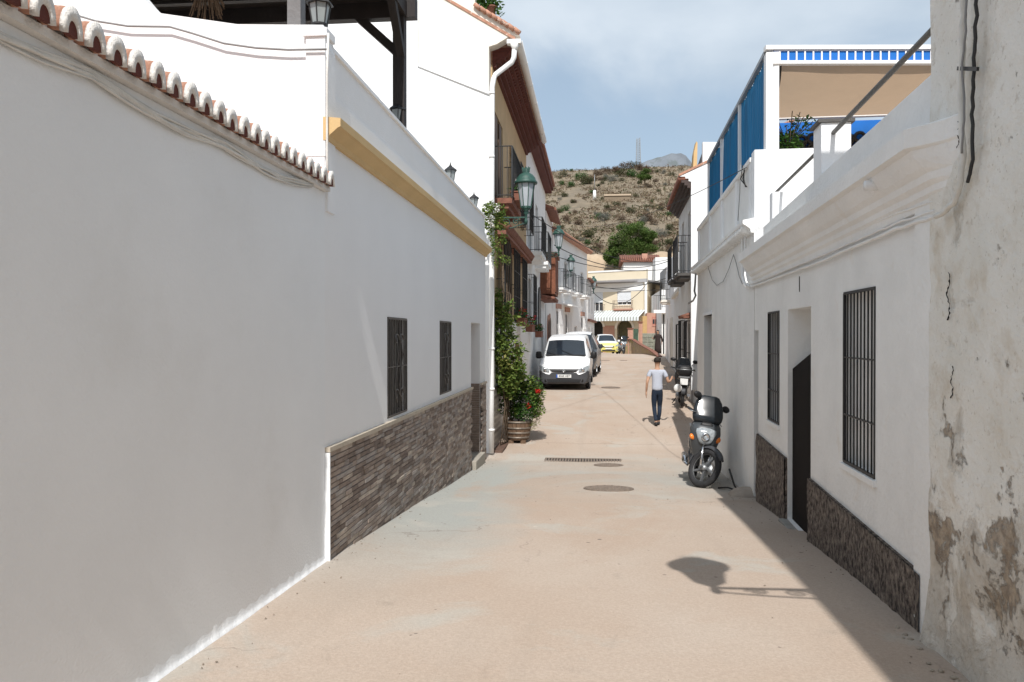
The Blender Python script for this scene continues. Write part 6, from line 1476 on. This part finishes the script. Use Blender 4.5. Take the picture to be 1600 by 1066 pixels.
# ------------------------------------------------------------------ scooters
GRYP = mat('dark_grey_scooter_paint', (.050, .056, .062), .25, .12, 4, 0, 10, spec=.6); SEAT = mat('black_vinyl_seat', (.022, .022, .024), .5, .1, 8, .2, 60); SMOK = mat('smoked_screen', (.016, .02, .025), .14, .2, 3, spec=.45)
def ell(c, rx, ry, n=16, p=2.4, ax='z', tilt=0):
    out = []
    for k in range(n):
        a = 2*math.pi*k/n; ca, sa = math.cos(a), math.sin(a); x = rx*math.copysign(abs(ca)**(2/p), ca); y = ry*math.copysign(abs(sa)**(2/p), sa)
        v = Vector((x, y, 0)) if ax == 'z' else Vector((x, 0, y))
        if tilt: v = Matrix.Rotation(tilt, 3, 'X') @ v
        out.append(Vector(c)+v)
    return out
def scooter(label, loc, rz, lean=0, steer=0, paint=GRYP, topbox=False, group=None, cat_='scooter'):
    t = thing('scooter', label, cat_, loc, rz); t.rotation_euler = (0, lean, rz)
    def steerm(mb):
        M_ = Matrix.Translation((0, -.72, 0)) @ Matrix.Rotation(steer, 4, Vector((0, .42, 1)).normalized()) @ Matrix.Translation((0, .72, 0)); mb.v = [tuple(M_ @ Vector(v)) for v in mb.v]; return mb
    def wh(y, r, st_):
        e = bpy.data.objects.new('wheel', None); COL.objects.link(e); e.parent = t; e.empty_display_size = .1
        f = steerm if st_ else (lambda m: m)
        f(MB().torus((0, y, r), r-.05, .052, 'x', 34, 10, sq=.95)).build('tyre', RUB, e)
        m = MB(); m.torus((0, y, r), r-.085, .016, 'x', 34, 8, sq=1.6)
        for k in range(5):
            a = 2*math.pi*k/5+.5; a2 = a+.28; c, s = math.cos(a), math.sin(a); m.bar((0, y+.04*c, r+.04*s), (0, y+(r-.09)*math.cos(a2), r+(r-.09)*math.sin(a2)), .035, .03)
        f(m).build('rim', ALU, e); m = MB(); m.lathe([(.045, -.055), (.045, .055)], (0, y, r), 14, M=Matrix.Rotation(R(90), 3, 'Y')); m.lathe([(.11, .045), (.11, .050)], (0, y, r), 22, M=Matrix.Rotation(R(90), 3, 'Y')); f(m).build('brake_disc', GALV, e)
    wh(-.66, .31, True); wh(.64, .29, False)
    m = MB(); rings = []
    for k in range(13):
        a = R(35)+R(150)*k/12; rr = .345; w = .062*(.6+.4*math.sin(math.pi*k/12)); c = Vector((0, -.66+rr*math.cos(a)*-1, .31+rr*math.sin(a)))
        rad = Vector((0, -math.cos(a), math.sin(a))); rings.append([c+Vector((w*x, 0, 0))+rad*z for x, z in ((-1, -.035), (-.6, .005), (0, .014), (.6, .005), (1, -.035), (.9, -.045), (0, -.005), (-.9, -.045))])
    m.loft(rings); steerm(m).build('front_fender', DPL, t)
    m = MB()
    for s in (-1, 1): m.tube([(s*.085, -.66, .31), (s*.085, -.57, .52), (s*.075, -.50, .70)], [.024, .022, .018], 10)
    steerm(m).build('fork', CHROME, t)
    m = MB(); m.bar((-.11, -.66, .31), (.11, -.66, .31), .03); m.bar((.10, -.62, .36), (.10, -.56, .40), .05, .06); steerm(m).build('axle_and_caliper', ALU, t)
    m = MB(); m.loft([ell((0, -.36, .34), .09, .05), ell((0, -.40, .46), .15, .07), ell((0, -.44, .60), .195, .085), ell((0, -.465, .72), .225, .105), ell((0, -.46, .83), .235, .115), ell((0, -.425, .93), .225, .11), ell((0, -.38, 1.00), .19, .085), ell((0, -.36, 1.02), .12, .05)]); m.build('front_shield', paint, t)
    m = MB(); m.loft([ell((0, -.56, .66), .06, .02), ell((0, -.573, .69), .095, .026), ell((0, -.580, .75), .125, .030), ell((0, -.575, .83), .155, .028), ell((0, -.555, .885), .15, .024), ell((0, -.54, .91), .05, .015)]); m.build('headlight', HLG, t)
    m = MB(); m.lathe([(.062, 0), (.066, .012), (.045, .012), (.02, -.0)], (0, -.605, .77), 22, M=Matrix.Rotation(R(90), 3, 'X')); m.build('headlight_reflector', CHROME, t)
    for s in (-1, 1):
        m = MB(); m.loft([ell((s*.185, -.525, .70), .012, .012), ell((s*.195, -.530, .72), .035, .022), ell((s*.205, -.525, .76), .035, .025), ell((s*.21, -.51, .79), .015, .012)]); m.build('indicator', AMB, t)
    m = MB(); m.loft([ell((0, -.43, .98), .20, .05), ell((0, -.46, 1.03), .225, .05), ell((0, -.45, 1.10), .235, .035), ell((0, -.415, 1.20), .225, .022), ell((0, -.375, 1.31), .20, .014), ell((0, -.345, 1.39), .15, .010), ell((0, -.335, 1.41), .10, .008)]); m.build('windscreen', SMOK, t)
    m = MB(); m.loft([ell((0, -.50, .90), .06, .012), ell((0, -.51, .95), .10, .014), ell((0, -.485, 1.0), .07, .010)]); m.build('badge_panel', BLK, t)
    m = MB(); m.tube([(-.34, -.20, 1.08), (-.2, -.25, 1.06), (0, -.30, 1.03), (.2, -.25, 1.06), (.34, -.20, 1.08)], .016, 8); m.loft([ell((0, -.30, .98), .13, .07), ell((0, -.29, 1.05), .17, .09), ell((0, -.27, 1.10), .12, .06)]); hb = steerm(m).build('handlebar', BLK, t)
    for s in (-1, 1):
        m = MB(); m.tube([(s*.23, -.24, 1.065), (s*.36, -.19, 1.085)], .021, 10); steerm(m).build('grip', RUB, hb)
        m = MB(); m.tube([(s*.21, -.29, 1.06), (s*.30, -.31, 1.06), (s*.38, -.27, 1.05)], .008, 6); steerm(m).build('brake_lever', ALU, hb)
        m = MB(); m.tube([(s*.20, -.26, 1.08), (s*.24, -.26, 1.20), (s*.30, -.25, 1.28)], .008, 6)
        c = Vector((s*.335, -.26, 1.325)); m.loft([[c+Vector((s*.1*0+w*.085*math.cos(a)+.0, d, w*.055*math.sin(a))) for a in [2*math.pi*q/16 for q in range(16)]] for w, d in ((.3, -.028), (.8, -.02), (1, .0), (.95, .012))]); steerm(m).build('mirror', BLK, hb)
    m = MB(); m.loft([ell((0, -.34, .44), .13, .10, ax='y'), ell((0, -.22, .34), .14, .06, ax='y'), ell((0, .0, .33), .15, .06, ax='y'), ell((0, .18, .38), .15, .10, ax='y')]); m.build('floorboard', DPL, t)
    m = MB(); m.loft([ell((0, .08, .55), .10, .14, ax='y'), ell((0, .20, .58), .165, .18, ax='y'), ell((0, .45, .62), .175, .15, ax='y'), ell((0, .70, .70), .15, .10, ax='y'), ell((0, .92, .78), .09, .05, ax='y')]); m.build('rear_body', paint, t)
    m = MB(); m.loft([ell((0, .02, .76), .07, .025, ax='y'), ell((0, .12, .79), .14, .05, ax='y'), ell((0, .35, .80), .17, .05, ax='y'), ell((0, .55, .84), .165, .055, ax='y'), ell((0, .78, .87), .13, .045, ax='y'), ell((0, .86, .87), .06, .02, ax='y')]); m.build('seat', SEAT, t)
    m = MB(); m.tube([(-.13, .62, .84), (-.15, .85, .90), (0, .95, .91), (.15, .85, .90), (.13, .62, .84)], .012, 8); m.build('grab_rail', ALU, t)
    m = MB(); m.loft([ell((.10, .10, .30), .06, .06, ax='y'), ell((.12, .3, .31), .08, .11, ax='y'), ell((.13, .66, .30), .06, .09, ax='y'), ell((.13, .76, .30), .03, .05, ax='y')]); m.build('engine', ALU, t)
    m = MB(); m.tube([(-.14, .30, .24), (-.17, .45, .26), (-.17, .52, .29), (-.17, .92, .36)], [.02, .03, .058, .05], 12); m.build('exhaust', CHROME, t)
    m = MB(); m.bar((-.12, .50, .36), (-.12, .66, .60), .03); m.bar((.12, .50, .36), (.12, .66, .60), .03); m.build('shock_absorber', ALU, t)
    m = MB(); m.loft([ell((0, .80, .60), .05, .02), ell((0, .93, .52), .07, .015), ell((0, .98, .38), .06, .012)]); m.build('rear_mudguard', DPL, t)
    m = MB(); m.loft([ell((0, .90, .66), .05, .02), ell((0, .925, .70), .11, .03), ell((0, .92, .75), .09, .02)]); m.build('tail_light', REDL, t)
    m = MB(); m.box(-.085, .085, .975, .985, .42, .56) if not topbox else m.box(-.11, .11, .99, 1.0, .66, .84); m.build('number_plate', PLW, t)
    m = MB(); m.bar((.13, .05, .26), (.26, -.02, .02), .022); m.build('side_stand', IRON, t)
    if topbox:
        m = MB(); m.loft([ell((0, .84, .93), .16, .14, p=3.5), ell((0, .85, .97), .21, .18, p=3.5), ell((0, .85, 1.08), .225, .19, p=3.5), ell((0, .85, 1.17), .21, .18, p=3.2), ell((0, .85, 1.22), .14, .12, p=3)]); m.build('top_box', BLK, t)
        m = MB(); m.loft([ell((0, .85, 1.095), .228, .192, p=3.5), ell((0, .85, 1.11), .228, .192, p=3.5)]); m.build('top_box_band', ALU, t)
        m = MB(); m.lathe([(.12, 0), (.11, .02), (.02, .03)], (.16, .97, .55), 20, M=Matrix.Rotation(R(-90), 3, 'X')); m.build('round_cover', PLW, t)
        m = MB(); m.box(-.15, .15, .9, .99, .86, .90); m.build('luggage_rack', GALV, t)
    return t
scooter('dark grey scooter with tinted screen leaning by the right wall, front wheel towards the camera', (1.63, 13.1, gz(13.05)-.0), R(-3), R(8), R(42))
bpy.data.objects['scooter'].rotation_euler = (math.atan((gz(13.6)-gz(12.4))/1.2), R(8), R(-3))
scooter('black scooter with a top box parked against the right wall, seen from behind', (2.62, 24.6, gz(24.6)+.01), R(176), R(-4), R(-10), BLK, True)
s3 = scooter('small light grey scooter parked far away at the crest beside the yellow-nosed car', (2.1, 62.0, gz(62)), R(12), R(5), 0, mat('light_grey_scooter_paint', (.30, .32, .33), .35))
# U-lock / stand debris by the wall near the scooter
g = MB(); a = atY(1126, 722, 12.6); P1 = FRt.pt(12.3, .35, gz(12.3)+.02); P2 = FRt.pt(11.9, .12, gz(11.9)+.02); g.tube([P1, P1.lerp(P2, .5)+Vector((0, 0, .03)), P2, P2+Vector((-.05, .02, .08)), P2+Vector((-.12, .05, .32))], .014, 7); tag(g.build('bicycle_lock', CABK), 'black cable lock lying on the ground at the foot of the wall by the scooter', 'lock')
g = MB()
rr = []
for k in range(6):
    th = math.pi/2*k/5; rr.append([FRt.pt(11.55+.30*math.cos(th)*math.cos(b), .05+.26*math.cos(th)*math.sin(b), gz(11.55)-.02+.14*math.sin(th)) for b in [2*math.pi*q/14 for q in range(14)]])
g.loft(rr); tag(g.build('concrete_mound', mat('rough_cement', (.36, .31, .26), .95, .2, 6, .6, 20)), 'low lump of cement at the foot of the wall below the dark door', 'cement mound')

# ------------------------------------------------------------------ people
def skin(name, V, E_, m, parent, levels=2, root=0):
    me = bpy.data.meshes.new(name); bm = bmesh.new(); L_ = bm.verts.layers.skin.verify(); vs = []
    for i, (p, r) in enumerate(V):
        v = bm.verts.new(p); rr = r if isinstance(r, tuple) else (r, r); v[L_].radius = rr; v[L_].use_root = (i == root); vs.append(v)
    for a, b in E_: bm.edges.new((vs[a], vs[b]))
    bm.to_mesh(me); bm.free(); o = bpy.data.objects.new(name, me); COL.objects.link(o)
    md = o.modifiers.new('s', 'SKIN'); md.use_smooth_shade = True; md.branch_smoothing = .5; s = o.modifiers.new('u', 'SUBSURF'); s.levels = levels; s.render_levels = levels
    bpy.context.view_layer.update(); me2 = bpy.data.meshes.new_from_object(o.evaluated_get(bpy.context.evaluated_depsgraph_get())); COL.objects.unlink(o); bpy.data.objects.remove(o)
    for p in me2.polygons: p.use_smooth = True
    me2.materials.clear(); me2.materials.append(m); q = bpy.data.objects.new(name, me2); COL.objects.link(q); q.parent = parent; return q
SKIN = mat('skin', (.46, .27, .18), .6, .1, 8, .05, 60); HAIR = mat('dark_hair', (.022, .015, .011), .7, .3, 20, .4, 60); SHIRT = mat('pale_grey_cotton', (.42, .45, .52), .9, .06, 6, .3, 30); JEAN = mat('dark_blue_denim', (.014, .024, .045), .85, .2, 8, .3, 60); SHOE = mat('black_shoe', (.02, .02, .022), .6)
def chain(V, E_, start, pts):
    k = start
    for p, r in pts: V.append((p, r)); E_.append((k, len(V)-1)); k = len(V)-1
    return k
def hand(V, E_, w, d, side, curl=.5):
    """palm and five bent fingers from the wrist vertex w, pointing along d"""
    p = Vector(V[w][0]); d = Vector(d).normalized(); x = d.cross(Vector((side, 0, .15))).normalized(); up = x.cross(d).normalized()
    pl = chain(V, E_, w, [(tuple(p+d*.04), (.026, .032)), (tuple(p+d*.085), (.022, .034))])
    for k, l in enumerate((.062, .072, .067, .052)):
        b = p+d*.085+x*(k-1.5)*.021; chain(V, E_, pl, [(tuple(b+d*.02), .0095), (tuple(b+d*(.02+l*.55)+up*curl*.012*side), .009), (tuple(b+d*(.02+l*.9)+up*curl*.035*side), .0075)])
    b = p+d*.03-x*.03; chain(V, E_, pl-1, [(tuple(b), .011), (tuple(b-x*.02+d*.03), .010), (tuple(b-x*.024+d*.06), .0085)])
def person(label, loc, rz, cloth, group=None):
    t = thing('person', label, 'person', loc, rz)
    V = [((0, 0, .96), (.135, .10)), ((0, .01, 1.10), (.115, .085)), ((0, .02, 1.27), (.145, .095)), ((0, .02, 1.40), (.12, .08)), ((0, .02, 1.48), .055), ((.0, .03, 1.54), .055), ((.005, .035, 1.60), (.075, .085)), ((.008, .035, 1.67), (.080, .098)), ((.008, .03, 1.73), (.06, .07))]
    E_ = [(i, i+1) for i in range(8)]
    La = chain(V, E_, 3, [((-.17, .02, 1.405), .055), ((-.225, -.03, 1.26), .046), ((-.265, -.09, 1.13), .038), ((-.275, -.06, .98), .031), ((-.28, -.01, .88), .025)]); hand(V, E_, La, (-.05, .15, -1), -1)
    Ra = chain(V, E_, 3, [((.17, .02, 1.405), .055), ((.24, -.01, 1.27), .046), ((.275, -.02, 1.13), .038), ((.33, .10, 1.15), .032), ((.37, .19, 1.18), .025)]); hand(V, E_, Ra, (.3, .8, .35), 1)
    for s, kx, ky, ax, ay in ((-1, -.075, .06, -.03, -.07), (1, .07, .12, .035, .11)):
        k = chain(V, E_, 0, [((s*.088, .01, .88), .088), ((kx*1.02, (ky)*.6, .70), .072), ((kx, ky, .50), .052), ((kx*.85, ky*.6-.03, .33), .050), ((ax, ay, .09), .036)])
        chain(V, E_, k, [((ax, ay+.06, .045), .034), ((ax+s*.01, ay+.15, .035), .030)])
    b = skin('body', V, E_, SKIN, t)
    # ears and nose grown into the same mesh: head turned to its right
    bm = bmesh.new(); bm.from_mesh(b.data)
    for c, sc_ in (((.088, .115, 1.655), (.014, .02, .018)), ((.03, -.055, 1.655), (.012, .012, .028)), ((-.075, .05, 1.655), (.010, .016, .028))):
        r_ = bmesh.ops.create_icosphere(bm, subdivisions=2, radius=1, matrix=Matrix.Translation(c) @ Matrix.Diagonal((*sc_, 1)))
    bm.to_mesh(b.data); bm.free()
    hr = MB(); rings = []
    for k in range(9):
        a = -.55+k*(math.pi/2+.5)/8; rings.append([Vector((.002, .022, 1.685))+Vector((.094*math.cos(a)*math.cos(q_), .108*math.cos(a)*math.sin(q_), .092*math.sin(a)+(.05 if math.sin(q_)+math.cos(q_)*.7 > .5 and k < 4 else 0))) for q_ in [2*math.pi*q/20 for q in range(20)]])
    hr.loft(rings); hr.build('hair', HAIR, t)
    if cloth == 'tee':
        V = [((0, 0, .88), (.160, .118)), ((0, .0, 1.0), (.150, .112)), ((0, .01, 1.15), (.142, .108)), ((0, .02, 1.28), (.172, .118)), ((0, .02, 1.40), (.150, .098)), ((0, .02, 1.452), (.08, .07))]; E_ = [(i, i+1) for i in range(5)]
        for s in (-1, 1): chain(V, E_, 4, [((s*.17, .02, 1.405), .073), ((s*.212, -.01, 1.31), .066), ((s*.236, -.025, 1.235), .062)])
        skin('t_shirt', V, E_, SHIRT, t)
        V = [((0, 0, 1.06), (.132, .098)), ((0, 0, .90), (.148, .112))]; E_ = [(0, 1)]
        for s, kx, ky, ax, ay in ((-1, -.075, .06, -.03, -.07), (1, .07, .12, .035, .11)):
            chain(V, E_, 1, [((s*.085, .01, .84), .099), ((kx*1.02, ky*.6, .68), .083), ((kx, ky, .50), .062), ((kx*.85, ky*.6-.03, .33), .058), ((ax, ay, .11), .046)])
        skin('trousers', V, E_, JEAN, t)
    else:
        dc = mat('dark_brown_cloth', (.03, .02, .018), .9, .2, 8)
        g = MB(); g.loft([ell((0, .0, .14), .24, .20), ell((0, .0, .5), .225, .18), ell((0, 0, .85), .20, .16), ell((0, 0, 1.08), .165, .13), ell((0, .01, 1.30), .20, .14), ell((0, .02, 1.42), .19, .11), ell((0, .02, 1.50), .08, .07)]); g.build('long_dress', dc, t)
        for q in ([(-.17, .02, 1.42), (-.25, -.01, 1.26), (-.30, -.035, 1.12), (-.315, .02, .95)], [(.17, .02, 1.42), (.24, -.01, 1.27), (.275, -.02, 1.13), (.34, .12, 1.16)]):
            g = MB(); g.tube(q, [.075, .062, .052, .042], 10); g.build('sleeve', dc, t)
        g = MB(); g.loft([ell((0, .0, 1.40), .08, .05), ell((0, -.01, 1.5), .095, .07), ell((0, .0, 1.62), .10, .10), ell((0, .01, 1.72), .09, .10), ell((0, .02, 1.78), .04, .05)]); g.build('long_hair', HAIR, t)
    for ax, ay in ((-.03, -.07), (.035, .11)):
        g = MB(); g.loft([ell((ax, ay-.05, .05), .038, .045, ax='y'), ell((ax, ay+.02, .055), .044, .055, ax='y'), ell((ax, ay+.10, .045), .047, .042, ax='y'), ell((ax, ay+.19, .035), .040, .030, ax='y'), ell((ax, ay+.23, .03), .02, .018, ax='y')]); g.build('shoe', SHOE, t)
    return t
person('man in a pale grey T-shirt and dark jeans walking away up the street', (1.63, 20.95, gz(20.95)), 0, 'tee')
person('far person in long dark clothes standing at the crest by the stone wall', (atY(1028, 545, 57).x, 57, gz(57)), R(180), 'coat')
bpy.context.view_layer.update()
